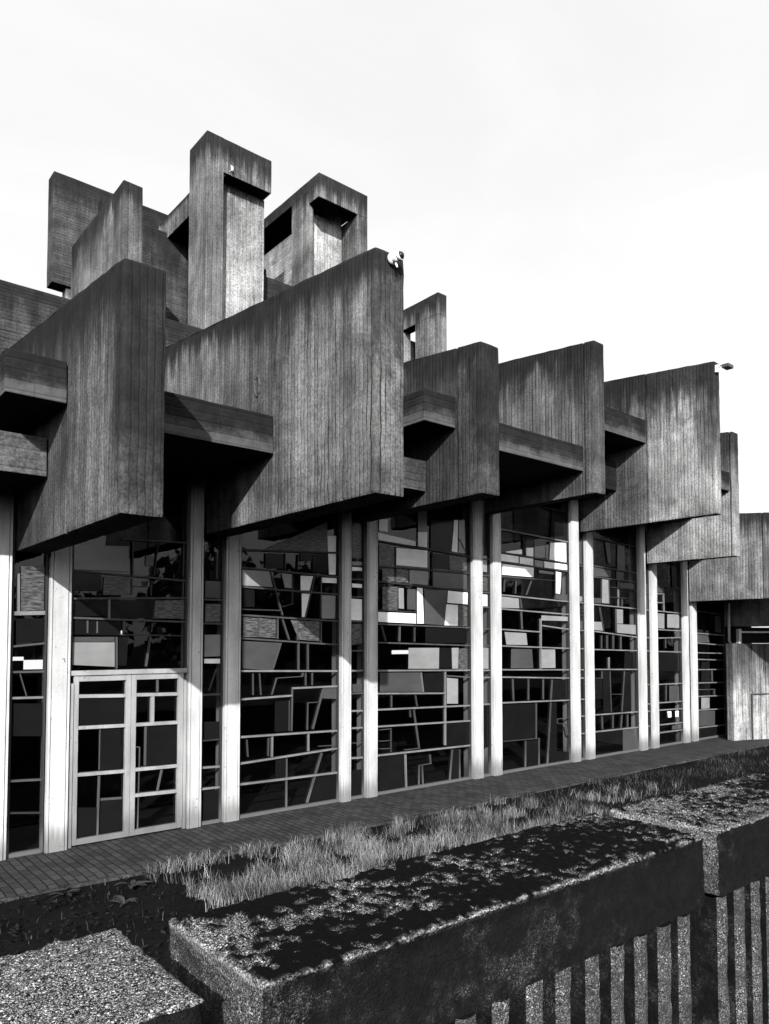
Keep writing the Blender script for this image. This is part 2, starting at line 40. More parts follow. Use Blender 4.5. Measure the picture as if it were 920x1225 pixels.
  [('g', [(16.52, 3.864), (16.894, 3.847), (16.89, 3.725), (16.516, 3.725)]), ('d', [(17.296, 4.415), (17.646, 4.439), (17.627, 3.882), (17.325, 3.892)]), ('G', [(16.522, 3.216), (16.918, 3.214), (16.907, 2.851), (16.511, 2.857)]), ('G', [(17.066, 3.206), (17.628, 3.208), (17.616, 2.872), (17.056, 2.876)]), ('g', [(17.427, 2.774), (17.66, 2.776), (17.655, 2.644), (17.422, 2.643)]), ('d', [(16.558, 2.261), (17.665, 2.239), (17.673, 1.784), (16.589, 1.823)]), ('g', [(17.109, 1.447), (17.521, 1.432), (17.508, 1.053), (17.097, 1.073)]), ('O', [(16.999, 0.822), (17.179, 0.816), (17.174, 0.672), (17.03, 0.669)]), ('O', [(17.384, 0.809), (17.523, 0.81), (17.518, 0.661), (17.38, 0.663)]), ('g', [(17.213, 0.458), (17.675, 0.473), (17.671, 0.355), (17.21, 0.365)])]),
 'N6': ((17.935, 18.09),
  [(17.935, 2.26, 18.09, 2.251, 0.045, 'w'), (17.935, 2.073, 18.09, 2.07, 0.045, 'w'), (17.935, 1.477, 18.09, 1.471, 0.045, 'w'), (17.935, 1.04, 18.09, 1.027, 0.045, 'w'), (17.935, 0.779, 18.09, 0.77, 0.045, 'w'), (17.935, 0.335, 18.09, 0.324, 0.045, 'w')],
  [('d', [(18.025, 2.042), (18.09, 2.04), (18.09, 1.504), (18.044, 1.509)])]),
 'W7': ((18.365, 20.0),
  [(18.365, 3.327, 20.0, 3.272, 0.04, 'b'), (18.365, 2.754, 20.0, 2.701, 0.045, 'w'), (18.365, 2.502, 20.0, 2.432, 0.045, 'w'), (18.365, 2.245, 20.0, 2.213, 0.045, 'w'), (18.365, 2.078, 20.0, 2.03, 0.045, 'w'), (18.365, 1.81, 20.0, 1.78, 0.045, 'w'), (18.365, 1.469, 20.0, 1.43, 0.045, 'w'), (18.365, 1.122, 20.0, 1.075, 0.045, 'w'), (18.365, 0.769, 20.0, 0.724, 0.045, 'w'), (18.365, 0.316, 20.0, 0.288, 0.045, 'w'), (18.365, 1.296, 19.398, 1.266, 0.03, 'b'), (19.398, 1.266, 19.392, 1.11, 0.03, 'b'), (19.283, 1.764, 19.291, 1.471, 0.03, 'b')],
  [('g', [(19.512, 3.235), (19.823, 3.226), (19.839, 2.778), (19.528, 2.791)]), ('g', [(18.499, 2.718), (19.085, 2.69), (19.178, 2.512), (18.523, 2.512)]), ('d', [(18.73, 2.0), (19.124, 1.994), (19.151, 1.832), (18.723, 1.825)]), ('d', [(18.721, 1.777), (19.149, 1.767), (19.137, 1.477), (18.71, 1.491)]), ('G', [(18.695, 1.078), (19.121, 1.058), (19.11, 0.776), (18.684, 0.787)]), ('g', [(18.553, 0.738), (19.409, 0.703), (19.393, 0.315), (18.539, 0.354)]), ('d', [(18.568, 0.28), (20.0, 0.255), (20.0, 0.03), (18.554, 0.03)])]),
 'W0': ((2.215, 2.61),
  [(2.287, 3.32, 2.297, 2.853, 0.04, 'w'), (2.61, 3.339, 2.61, 2.876, 0.04, 'w'), (2.215, 2.845, 2.61, 2.864, 0.08, 'w'), (2.215, 2.454, 2.61, 2.497, 0.04, 'b'), (2.215, 2.156, 2.61, 2.154, 0.04, 'b'), (2.324, 2.14, 2.404, 1.868, 0.014, 'b'), (2.215, 1.851, 2.61, 1.843, 0.045, 'w'), (2.215, 0.885, 2.61, 0.861, 0.04, 'b'), (2.215, 0.518, 2.61, 0.465, 0.03, 'k')],
  [('t', [(2.313, 3.41), (2.574, 3.427), (2.577, 2.89), (2.323, 2.883)]), ('d', [(2.271, 2.787), (2.6, 2.794), (2.605, 2.518), (2.277, 2.496)]), ('d', [(2.252, 1.787), (2.596, 1.769), (2.61, 1.376), (2.257, 1.405)])]),
}
DOOR = ([(2.944, 1.84, 3.581, 1.82, 0.045, 'w'), (2.94, 1.451, 3.577, 1.438, 0.045, 'w'), (2.933, 0.875, 3.571, 0.856, 0.045, 'w'), (2.926, 0.081, 3.57, 0.027, 0.04, 'b'), (3.706, 1.824, 4.347, 1.809, 0.045, 'w'), (3.712, 1.437, 4.341, 1.428, 0.045, 'w'), (3.701, 0.858, 4.338, 0.848, 0.045, 'w'), (3.697, 0.528, 4.332, 0.51, 0.045, 'w'), (3.695, 0.035, 4.338, 0.028, 0.04, 'b'), (4.012, 2.025, 4.014, 1.849, 0.03, 'b'), (3.944, 1.794, 3.945, 1.445, 0.045, 'w'), (3.86, 1.403, 3.858, 0.895, 0.03, 'b'), (3.785, 1.141, 3.772, 0.06, 0.014, 'b'), (3.717, 1.147, 3.785, 1.141, 0.014, 'b'), (4.09, 0.822, 4.032, 0.548, 0.03, 'b'), (3.269, 1.409, 3.268, 0.902, 0.014, 'b'), (3.53, 1.389, 3.538, 0.882, 0.014, 'b'), (3.269, 0.828, 3.255, 0.052, 0.03, 'b'), (3.292, 0.531, 3.563, 0.514, 0.03, 'b')], [('d', [(2.944, 1.813), (3.572, 1.792), (3.567, 1.452), (2.945, 1.478)]), ('d', [(3.274, 1.408), (3.54, 1.398), (3.548, 0.881), (3.272, 0.896)]), ('d', [(3.874, 1.402), (4.341, 1.398), (4.338, 0.854), (3.872, 0.888)]), ('d', [(2.936, 0.481), (3.248, 0.437), (3.249, 0.053), (2.926, 0.089)]), ('d', [(3.296, 0.512), (3.554, 0.496), (3.557, 0.03), (3.282, 0.057)])])

SKY_BASE = 4.05     # veil of thin cloud, in the units of the sky texture
SKY_MUL = .45
SKY_STRENGTH = .12
SUN = 4.2
EXPOSURE = .7


# ------------------------------------------------------------------ helpers
def link(o, parent=None):
    COL.objects.link(o)
    if parent is not None:
        o.parent = parent
    return o

def tag(o, label=None, cat=None, group=None, kind=None):
    if label: o['label'] = label
    if cat: o['category'] = cat
    if group: o['group'] = group
    if kind: o['kind'] = kind
    return o

def empty(name, loc=(0, 0, 0)):
    o = bpy.data.objects.new(name, None)
    o.location = loc
    o.empty_display_size = .2
    return link(o)

def obj(name, bm, mat, parent=None, smooth=False, origin=(0, 0, 0)):
    """one mesh object; the mesh is modelled in world space, origin = where its parent stands"""
    if any(origin):
        bmesh.ops.translate(bm, verts=bm.verts, vec=[-c for c in origin])
    bmesh.ops.recalc_face_normals(bm, faces=bm.faces)
    me = bpy.data.meshes.new(name)
    bm.to_mesh(me); bm.free()
    for m in (mat if isinstance(mat, (list, tuple)) else [mat]):
        me.materials.append(m)
    if smooth:
        for p in me.polygons: p.use_smooth = True
    return link(bpy.data.objects.new(name, me), parent)

def box(bm, x0, x1, y0, y1, z0, z1, bev=0.0, mi=0):
    vs = [bm.verts.new((x, y, z)) for x in (x0, x1) for y in (y0, y1) for z in (z0, z1)]
    idx = [(0, 1, 3, 2), (4, 6, 7, 5), (0, 4, 5, 1), (2, 3, 7, 6), (0, 2, 6, 4), (1, 5, 7, 3)]
    fs = [bm.faces.new([vs[i] for i in f]) for f in idx]
    for f in fs: f.material_index = mi
    if bev:
        es = {e for f in fs for e in f.edges}
        bmesh.ops.bevel(bm, geom=list(es), offset=bev, segments=2, affect='EDGES', profile=.6)
    return fs

def prism_x(bm, pts, x0, x1, bev=0.0):
    """extrude a (y, z) profile along X"""
    a = [bm.verts.new((x0, y, z)) for y, z in pts]
    b = [bm.verts.new((x1, y, z)) for y, z in pts]
    fs = [bm.faces.new(a), bm.faces.new(b[::-1])]
    n = len(pts)
    for i in range(n):
        fs.append(bm.faces.new((a[i], b[i], b[(i + 1) % n], a[(i + 1) % n])))
    if bev:
        es = {e for f in fs for e in f.edges}
        bmesh.ops.bevel(bm, geom=list(es), offset=bev, segments=2, affect='EDGES', profile=.6)
    return fs

def prism_y(bm, pts, y0, y1):
    """extrude an (x, z) polygon along Y"""
    a = [bm.verts.new((x, y0, z)) for x, z in pts]
    b = [bm.verts.new((x, y1, z)) for x, z in pts]
    bm.faces.new(a); bm.faces.new(b[::-1])
    n = len(pts)
    for i in range(n):
        bm.faces.new((a[i], b[i], b[(i + 1) % n], a[(i + 1) % n]))

def bar_xz(bm, x1, z1, x2, z2, w, y0, y1):
    d = Vector((x2 - x1, z2 - z1))
    if d.length < 1e-4: return
    n = Vector((-d.y, d.x)).normalized() * w / 2
    prism_y(bm, [(x1 - n.x, z1 - n.y), (x2 - n.x, z2 - n.y), (x2 + n.x, z2 + n.y), (x1 + n.x, z1 + n.y)], y0, y1)

def tube(bm, pts, r, seg=8):
    rings = []
    for i, p in enumerate(pts):
        p = Vector(p)
        d = (Vector(pts[min(i + 1, len(pts) - 1)]) - Vector(pts[max(i - 1, 0)])).normalized()
        a = d.orthogonal().normalized(); b = d.cross(a)
        rings.append([bm.verts.new(p + (a * math.cos(t) + b * math.sin(t)) * r) for t in [k * 2 * math.pi / seg for k in range(seg)]])
    for r0, r1 in zip(rings, rings[1:]):
        for k in range(seg):
            bm.faces.new((r0[k], r0[(k + 1) % seg], r1[(k + 1) % seg], r1[k]))
    bm.faces.new(rings[0][::-1]); bm.faces.new(rings[-1])

def roughen(bm, cut, amp, freq=6, seed=0):
    """worn concrete: cut the large faces up and push the vertices about a few millimetres"""
    for _ in range(6):
        es = [e for e in bm.edges if e.calc_length() > cut]
        if not es: break
        bmesh.ops.subdivide_edges(bm, edges=es, cuts=1, use_grid_fill=True)
    bm.normal_update()
    for v in bm.verts:
        n = v.normal
        q = v.co * freq + Vector((seed, seed * 1.7, 0))
        v.co += n * amp * (noise.noise(q) + .5 * noise.noise(q * 2.7))

# ------------------------------------------------------------------ materials
class NT:
    def __init__(s, name):
        s.m = bpy.data.materials.new(name); s.m.use_nodes = True
        s.t = s.m.node_tree; s.t.nodes.clear()
        s.out = s.n('ShaderNodeOutputMaterial')
    def n(s, typ, **kw):
        nd = s.t.nodes.new(typ)
        for k, v in kw.items(): setattr(nd, k, v)
        return nd
    def l(s, a, b): s.t.links.new(a, b)
    def put(s, sock, v):
        if isinstance(v, bpy.types.NodeSocket): s.l(v, sock)
        else: sock.default_value = v
    def math(s, op, a, b=0.0, c=0.0, clamp=False):
        nd = s.n('ShaderNodeMath', operation=op, use_clamp=clamp)
        s.put(nd.inputs[0], a); s.put(nd.inputs[1], b); s.put(nd.inputs[2], c)
        return nd.outputs[0]
    def comb(s, x, y, z):
        nd = s.n('ShaderNodeCombineXYZ')
        for i, v in enumerate((x, y, z)): s.put(nd.inputs[i], v)
        return nd.outputs[0]
    def noise(s, vec, scale, detail=4, rough=.55, dist=0):
        nd = s.n('ShaderNodeTexNoise')
        s.l(vec, nd.inputs['Vector'])
        nd.inputs['Scale'].default_value = scale; nd.inputs['Detail'].default_value = detail
        nd.inputs['Roughness'].default_value = rough; nd.inputs['Distortion'].default_value = dist
        return nd.outputs['Fac']
    def ramp(s, v, lo, hi, a=0.0, b=1.0):
        nd = s.n('ShaderNodeMapRange', clamp=True, interpolation_type='SMOOTHSTEP')
        s.put(nd.inputs[0], v); s.put(nd.inputs[1], lo); s.put(nd.inputs[2], hi); s.put(nd.inputs[3], a); s.put(nd.inputs[4], b)
        return nd.outputs[0]
    def mix(s, f, a, b):
        nd = s.n('ShaderNodeMix', data_type='FLOAT', clamp_factor=True)
        s.put(nd.inputs[0], f); s.put(nd.inputs[2], a); s.put(nd.inputs[3], b)
        return nd.outputs[0]
    def pos(s):
        p = s.n('ShaderNodeNewGeometry').outputs['Position']
        x = s.n('ShaderNodeSeparateXYZ'); s.l(p, x.inputs[0])
        return p, x.outputs[0], x.outputs[1], x.outputs[2]
    def done(s, val, rough=.9, spec=.3, height=None, bump=.3, dist=.01):
        b = s.n('ShaderNodeBsdfPrincipled')
        c = s.n('ShaderNodeCombineColor')
        for i in range(3): s.put(c.inputs[i], val)
        s.l(c.outputs[0], b.inputs['Base Color'])
        s.put(b.inputs['Roughness'], rough)
        b.inputs['Specular IOR Level'].default_value = spec
        if height is not None:
            bp = s.n('ShaderNodeBump'); bp.inputs['Strength'].default_value = bump; bp.inputs['Distance'].default_value = dist
            s.l(height, bp.inputs['Height']); s.l(bp.outputs[0], b.inputs['Normal'])
        s.l(b.outputs[0], s.out.inputs[0])
        return s.m

def concrete(name, base=.17, board=.075, vertical=True, dirt=.5, pale=.3, seed=0., line=.5, dirt_h=.3, contrast=1.0, top=None, inner=None, end=0.0, foot=0.0):
    """board-marked concrete: faint board tones, broken black joints, rain streaks, black growth hanging from the top edge, lime runs.
    top = (z, y0, slope) of the upper edge for the sloping fins; dirt_h is how far down the growth reaches, in metres"""
    t = NT(name)
    P, X, Y, Zc = t.pos()
    u0 = t.math('ADD', X, Y)
    u, w = (u0, Zc) if vertical else (Zc, u0)
    wob = t.noise(t.comb(t.math('MULTIPLY', u, .6), t.math('MULTIPLY', w, .5), seed), 1.5, 2)
    ub = t.math('ADD', t.math('DIVIDE', u, board), t.math('MULTIPLY', wob, .14))
    bid = t.math('FLOOR', ub)
    fr = t.math('SUBTRACT', ub, bid)
    wn = t.n('ShaderNodeTexWhiteNoise', noise_dimensions='2D')
    t.l(t.comb(bid, seed + .37, 0), wn.inputs['Vector'])
    rnd = wn.outputs['Value']
    edge = t.ramp(t.math('ABSOLUTE', t.math('SUBTRACT', fr, .5)), .30, .47)
    gate = t.ramp(t.noise(t.comb(t.math('MULTIPLY', u, 9.0), t.math('MULTIPLY', w, .7), seed + 3), 1.0, 5, .72), .52, .64)
    grainw = t.noise(t.comb(t.math('MULTIPLY', u, 22), t.math('MULTIPLY', w, 3.0), seed), 1.0, 4, .6)
    blot = t.noise(P, .62, 6, .64, .5)
    fine = t.noise(P, 38, 5, .75)
    mid = t.noise(P, 5, 6, .68)
    streak = t.noise(t.comb(t.math('MULTIPLY', u0, 2.4), t.math('MULTIPLY', Zc, .28), seed + 9), 1.0, 6, .66)
    v = t.math('ADD', .82, t.math('MULTIPLY', rnd, .36 * contrast))
    v = t.math('MULTIPLY', v, t.ramp(blot, .32, .68, .5, 1.45))
    v = t.math('MULTIPLY', v, t.math('ADD', .82, t.math('MULTIPLY', grainw, .36)))
    v = t.math('MULTIPLY', v, t.ramp(mid, .25, .75, .78, 1.22))
    v = t.math('MULTIPLY', v, t.ramp(fine, .3, .7, .5, 1.5))
    v = t.math('MULTIPLY', v, t.ramp(streak, .3, .68, .6, 1.35))
    v = t.math('MULTIPLY', v, base * .8)
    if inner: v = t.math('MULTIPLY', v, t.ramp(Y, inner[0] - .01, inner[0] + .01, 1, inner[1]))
    v = t.mix(t.math('MULTIPLY', t.math('MULTIPLY', edge, gate), line), v, .006)
    # lime runs
    pl = t.ramp(t.noise(t.comb(t.math('MULTIPLY', u0, 9.0), t.math('MULTIPLY', Zc, .55), seed + 21), 1.0, 4, .6), .62, .76)
    pl = t.math('MULTIPLY', pl, t.ramp(t.noise(P, .9, 3), .45, .62))
    v = t.mix(t.math('MULTIPLY', pl, pale), v, .38)
    if foot:      # lime and grit left along the lower arris
        sf = t.n('ShaderNodeSeparateXYZ'); t.l(t.n('ShaderNodeTexCoord').outputs['Generated'], sf.inputs[0])
        fm = t.math('MULTIPLY', t.ramp(t.math('ADD', sf.outputs[2], t.math('MULTIPLY', t.math('SUBTRACT', t.noise(P, 4, 5, .7), .5), .9)), .1, .5, 1, 0), foot)
        ng = t.n('ShaderNodeSeparateXYZ'); t.l(t.n('ShaderNodeNewGeometry').outputs['Normal'], ng.inputs[0])
        fm = t.math('MULTIPLY', fm, t.ramp(ng.outputs[2], -.6, -.2))
        v = t.mix(fm, v, t.math('MULTIPLY', .1, t.math('ADD', .3, t.math('MULTIPLY', mid, 1.4))))
    # black growth hanging from the top edge
    if top is None:
        sg = t.n('ShaderNodeSeparateXYZ'); t.l(t.n('ShaderNodeTexCoord').outputs['Generated'], sg.inputs[0])
        depth = t.math('MULTIPLY', t.math('SUBTRACT', 1.0, sg.outputs[2]), 1.0)
    else:
        depth = t.math('SUBTRACT', t.math('ADD', top[0], t.math('MULTIPLY', t.math('SUBTRACT', Y, top[1]), top[2])), Zc)
    drip = t.noise(t.comb(t.math('MULTIPLY', u0, 6.0), t.math('MULTIPLY', Zc, .45), seed + 31), 1.0, 6, .68)
    drip2 = t.noise(t.comb(t.math('MULTIPLY', u0, .9), t.math('MULTIPLY', Zc, .3), seed + 37), 1.0, 3)
    reach = t.math('MULTIPLY', dirt_h, t.math('ADD', t.ramp(drip, .25, .8, .3, 2.0), t.ramp(drip2, .3, .7, -.35, .6)))
    dm = t.ramp(t.math('DIVIDE', depth, t.math('MAXIMUM', reach, .02)), .25, 1.15, 1, 0)
    # thin drip lines running on below the growth
    dl = t.ramp(t.noise(t.comb(t.math('MULTIPLY', u0, 17.0), t.math('MULTIPLY', Zc, .33), seed + 43), 1.0, 4, .6), .56, .7)
    dl = t.math('MULTIPLY', dl, t.ramp(depth, 0.0, max(.4, dirt_h * 3.2), 1, 0))
    dm = t.math('MAXIMUM', dm, t.math('MULTIPLY', dl, .8))
    if end and top is not None:      # weather side: the nose of the fin carries growth further down
        dn = t.math('SUBTRACT', Y, top[1])
        nose = t.math('MULTIPLY', t.ramp(dn, .02, .3, 1, 0), t.ramp(t.math('ADD', t.math('DIVIDE', depth, end), t.math('MULTIPLY', t.math('SUBTRACT', mid, .5), .9)), .5, 1.1, 1, 0))
        dm = t.math('MAXIMUM', dm, t.math('MULTIPLY', nose, .85))
    v = t.mix(t.math('MULTIPLY', dm, dirt), v, t.math('MULTIPLY', .013, t.math('ADD', .2, t.math('MULTIPLY', mid, 1.6))))
    h = t.math('ADD', t.math('MULTIPLY', rnd, .4), t.math('MULTIPLY', edge, -.8))
    h = t.math('ADD', h, t.math('MULTIPLY', grainw, .3))
    h = t.math('ADD', h, t.math('MULTIPLY', fine, .6))
    h = t.math('ADD', h, t.math('MULTIPLY', mid, .5))
    return t.done(v, .92, .08, h, .7, .01)

# name, xL, xR, yEnd, zBottom, zTop at the end, seam y
FINS = [('A', 2.22, 2.60, 6.06, 3.57, 5.745, 7.55), ('B', 4.64, 5.03, 5.69, 4.0, 6.53, 7.63), ('C', 7.22, 7.58, 6.62, 4.48, 6.535, 7.09),
        ('D', 10.3, 10.58, 6.95, 4.94, 7.47, 7.17), ('E', 13.34, 13.54, 6.43, 4.87, 7.72, 7.83), ('F', 15.97, 16.25, 7.33, 4.37, 7.09, 7.41),
        ('G', 17.95, 18.25, 4.2, 3.54, 5.2, 7.6), ('H', 19.8, 20.15, 3.6, 2.93, 4.6, 7.6)]
# base tone, growth, lime, reach of the growth (m), growth on the nose (m)
FIN_TONE = [(.09, .95, .2, .6, 2.4), (.15, .96, .2, .5, 1.4), (.062, .9, .8, .6, 2.0), (.1, .94, .9, 1.0, .8), (.25, .95, .2, 1.2, .5), (.26, .9, .1, .8, .3), (.24, .9, .1, .5, 0), (.28, .6, .1, .2, 0)]
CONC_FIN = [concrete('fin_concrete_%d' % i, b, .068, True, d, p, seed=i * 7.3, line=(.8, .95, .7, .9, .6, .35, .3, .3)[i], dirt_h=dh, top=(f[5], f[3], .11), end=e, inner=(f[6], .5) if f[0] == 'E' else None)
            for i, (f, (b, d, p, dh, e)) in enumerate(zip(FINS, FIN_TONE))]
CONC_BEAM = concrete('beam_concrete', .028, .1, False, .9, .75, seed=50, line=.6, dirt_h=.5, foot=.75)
CONC_INNER = concrete('inner_beam_concrete', .12, .1, False, .3, .3, seed=55, line=.35, dirt_h=.2)
CONC_ROOF = concrete('roof_light_concrete', .16, .09, True, .9, .25, seed=60, line=.6, dirt_h=.12)
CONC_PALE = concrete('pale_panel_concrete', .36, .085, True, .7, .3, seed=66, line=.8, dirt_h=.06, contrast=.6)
CONC_PALE3 = concrete('lit_board_concrete', .3, .07, False, .2, .2, seed=68, line=.7, dirt_h=.04)  # inner boards made paler, their lit look put into the colour
CONC_PALE2 = concrete('lit_panel_concrete', .5, .085, True, .5, .3, seed=67, line=.6, dirt_h=.04, contrast=.6)  # paler copy of the panel concrete, sunlight put into its colour
CONC_HORIZ = concrete('horizontal_board_concrete', .075, .055, False, .8, .1, seed=71, line=.9, dirt_h=.3)
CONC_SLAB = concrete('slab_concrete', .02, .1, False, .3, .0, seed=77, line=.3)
CONC_LOWWALL = concrete('low_wall_concrete', .42, .06, True, .8, .4, seed=83, line=.95, dirt_h=.4, contrast=1.9)

def painted(name, base, dirt=.35, seed=0.):
    t = NT(name); P, X, Y, Zc = t.pos()
    u = t.math('ADD', X, Y)
    a = t.noise(P, 3.2, 5, .6); b = t.noise(P, 28, 4, .65)
    run = t.noise(t.comb(t.math('MULTIPLY', u, 22), t.math('MULTIPLY', Zc, .9), seed), 1, 5, .65)
    v = t.math('MULTIPLY', base, t.math('ADD', .8, t.math('MULTIPLY', a, .4)))
    v = t.math('MULTIPLY', v, t.math('ADD', .86, t.math('MULTIPLY', b, .28)))
    v = t.math('MULTIPLY', v, t.math('ADD', .75, t.math('MULTIPLY', run, .5)))
    chip = t.math('MULTIPLY', t.ramp(b, .6, .66), t.ramp(a, .48, .6))
    scr = t.ramp(t.noise(t.comb(t.math('MULTIPLY', u, 9), 0, t.math('MULTIPLY', Zc, 5)), 1, 6, .75), .62, .74)
    v = t.math('MULTIPLY', v, t.ramp(t.noise(t.comb(t.math('MULTIPLY', u, 3), seed, t.math('MULTIPLY', Zc, .8)), 1, 3), .3, .7, .72, 1.12))
    v = t.mix(t.math('MULTIPLY', scr, .45), v, .2)
    v = t.mix(t.math('MULTIPLY', chip, dirt), v, .06)
    low = t.math('MULTIPLY', t.ramp(t.math('SUBTRACT', Zc, t.math('MULTIPLY', run, .5)), -.15, .16, 1, 0), .75)
    v = t.mix(low, v, .12)
    return t.done(v, .6, .35, t.math('ADD', b, a), .25, .004)

WHITE = painted('column_white_paint', .56, .8)
FRAME_W = painted('frame_white_paint', .18, .8, 3)
FRAME_B = painted('frame_grey_paint', .065, .7, 5)
FRAME_K = painted('frame_dark_lead', .03, .4, 8)
DOORW = painted('door_white_paint', .31, .9, 3)
BARMAT = {'w': FRAME_W, 'b': FRAME_B, 'k': FRAME_K}

def glass_clear():
    t = NT('clear_glass')
    lw = t.n('ShaderNodeLayerWeight'); lw.inputs['Blend'].default_value = .5
    f = t.math('ADD', .045, t.math('MULTIPLY', .95, t.math('POWER', lw.outputs['Facing'], 5.0)))
    tr = t.n('ShaderNodeBsdfTransparent'); tr.inputs[0].default_value = (.45, .45, .45, 1)
    gl = t.n('ShaderNodeBsdfGlossy'); gl.inputs['Roughness'].default_value = .015
    P, X, Y, Zc = t.pos()
    bp = t.n('ShaderNodeBump'); bp.inputs['Strength'].default_value = .12; bp.inputs['Distance'].default_value = .01
    t.l(t.noise(P, 2.2, 2), bp.inputs['Height']); t.l(bp.outputs[0], gl.inputs['Normal'])
    mx = t.n('ShaderNodeMixShader'); t.put(mx.inputs[0], f); t.l(tr.outputs[0], mx.inputs[1]); t.l(gl.outputs[0], mx.inputs[2])
    t.l(mx.outputs[0], t.out.inputs[0])
    return t.m
GLASS = glass_clear()

def tinted(name, base, rough, streak=False, wave=.0):
    t = NT(name); P, X, Y, Zc = t.pos()
    a = t.noise(P, 1.6, 3)
    b = t.noise(t.comb(t.math('MULTIPLY', X, 3), 0, t.math('MULTIPLY', Zc, 9)), 1, 3)
    v = t.math('MULTIPLY', base, t.math('ADD', .6, t.math('MULTIPLY', a, .8)))
    v = t.math('MULTIPLY', v, t.math('ADD', .8, t.math('MULTIPLY', b, .4)))
    h = t.math('ADD', t.math('MULTIPLY', t.noise(P, 90, 2), .25), t.math('MULTIPLY', t.noise(P, 3.5, 3), 3.0))
    if streak:
        st = t.noise(t.comb(t.math('MULTIPLY', X, 9), 0, t.math('MULTIPLY', Zc, 55)), 1, 4, .65)
        v = t.math('MULTIPLY', v, t.ramp(st, .36, .66, .3, 2.4))
        h = st
    return t.done(v, rough, .5 if base > .05 else .12, h, .5 if streak else .15, .006)

PANE = {'O': ('sky_white_pane', tinted('sky_white_glass', .9, .25)), 'G': ('pale_grey_pane', tinted('pale_grey_glass', .24, .25)),  # white panes: bright sky reflection put into the glass colour
        'g': ('grey_pane', tinted('grey_glass', .06, .2)), 'd': ('smoked_pane', tinted('smoked_glass', .008, .1)),
        't': ('hammered_pane', tinted('hammered_glass', .055, .35, True)), 'h': ('hammered_pane', tinted('hammered_glass', .055, .35, True))}
PANE['h'] = PANE['t']

def simple(name, base, rough=.7, spec=.4, nscale=20, var=.3, metallic=0):
    t = NT(name); P, *_ = t.pos()
    a = t.noise(P, nscale, 4)
    m = t.done(t.math('MULTIPLY', base, t.math('ADD', 1 - var / 2, t.math('MULTIPLY', a, var))), rough, spec, a, .1, .003)
    return m
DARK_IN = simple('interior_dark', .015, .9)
DARK_METAL = simple('dark_metal', .05, .45)
WHITE_PLASTIC = simple('white_plastic', .75, .35, .5, 30, .15)
PIPE = simple('grey_pipe', .45, .5)

def emit(name, s):
    t = NT(name); e = t.n('ShaderNodeEmission'); e.inputs[1].default_value = s
    t.l(e.outputs[0], t.out.inputs[0]); return t.m
LAMP = emit('lit_lamp', 1.4)

def aggregate(name, lo=.3, hi=.55, dk=.03):
    """washed exposed-aggregate concrete: pale chips in a dark dirty matrix"""
    t = NT(name); P, X, Y, Zc = t.pos()
    big = t.noise(P, 3.2, 5, .65); md = t.noise(P, 17, 6, .7); fn = t.noise(P, 160, 3, .6)
    dv = t.n('ShaderNodeTexNoise'); dv.inputs['Scale'].default_value = 60; t.l(P, dv.inputs['Vector'])
    sv = t.n('ShaderNodeVectorMath', operation='MULTIPLY_ADD'); t.l(dv.outputs['Color'], sv.inputs[0]); sv.inputs[1].default_value = (.007,) * 3; t.l(P, sv.inputs[2])
    def cells(scale):
        nd = t.n('ShaderNodeTexVoronoi'); nd.inputs['Scale'].default_value = scale; t.l(sv.outputs[0], nd.inputs['Vector'])
        c = t.n('ShaderNodeSeparateColor'); t.l(nd.outputs['Color'], c.inputs[0])
        return c.outputs[0], c.outputs[1], t.ramp(nd.outputs['Distance'], .3, .75, 1, .15)
    a1, b1, e1 = cells(185); a2, b2, e2 = cells(420)
    keep = t.ramp(t.math('ADD', t.math('MULTIPLY', big, .75), t.math('MULTIPLY', md, .42)), lo, hi)
    small = t.math('MULTIPLY', t.math('POWER', a2, 2.5), t.math('MULTIPLY', e2, .95))
    large = t.math('MULTIPLY', t.math('MULTIPLY', t.math('POWER', a1, 1.5), e1), .95)
    pick = t.ramp(b1, .6, .68)
    v = t.mix(pick, small, large)
    v = t.math('MULTIPLY', v, t.math('ADD', .35, t.math('MULTIPLY', fn, 1.3)))
    dark = t.math('MULTIPLY', dk * .6, t.math('ADD', .1, t.math('MULTIPLY', md, 1.8)))
    v = t.mix(keep, dark, v)
    att = t.n('ShaderNodeAttribute'); att.attribute_name = 'moss'
    v = t.mix(att.outputs['Fac'], v, t.math('MULTIPLY', .002, t.math('ADD', .3, fn)))
    wa = t.n('ShaderNodeAttribute'); wa.attribute_name = 'worn'
    v = t.mix(t.math('MULTIPLY', wa.outputs['Fac'], t.ramp(fn, .4, .6, 0, 1)), v, .6)
    h = t.math('ADD', t.math('MULTIPLY', t.math('MULTIPLY', e2, a2), .7), t.math('ADD', t.math('MULTIPLY', t.math('MULTIPLY', pick, e1), 1.0), t.math('MULTIPLY', fn, .7)))
    return t.done(v, .95, .08, h, .9, .006)
AGG_TOP = aggregate('weathered_aggregate_top', .36, .62, .022)
AGG_FACE = aggregate('dirty_shaded_aggregate_face', .6, 1.05, .016)  # near-black front face: dirt plus shade put into the colour

# ------------------------------------------------------------------ world, sun, camera
LIGHT = Vector((.79, 1.0, -.58)).normalized()
w = bpy.data.worlds.new('World'); S.world = w; w.use_nodes = True
nt = w.node_tree; nt.nodes.clear()
sky = nt.nodes.new('ShaderNodeTexSky'); sky.sky_type = 'NISHITA'; sky.sun_disc = False
sky.sun_elevation = math.asin(-LIGHT.z); sky.sun_rotation = math.atan2(-LIGHT.x, -LIGHT.y)
sky.dust_density = 4.0; sky.air_density = 1.2; sky.ozone_density = 1.0
bw = nt.nodes.new('ShaderNodeRGBToBW'); nt.links.new(sky.outputs[0], bw.inputs[0])
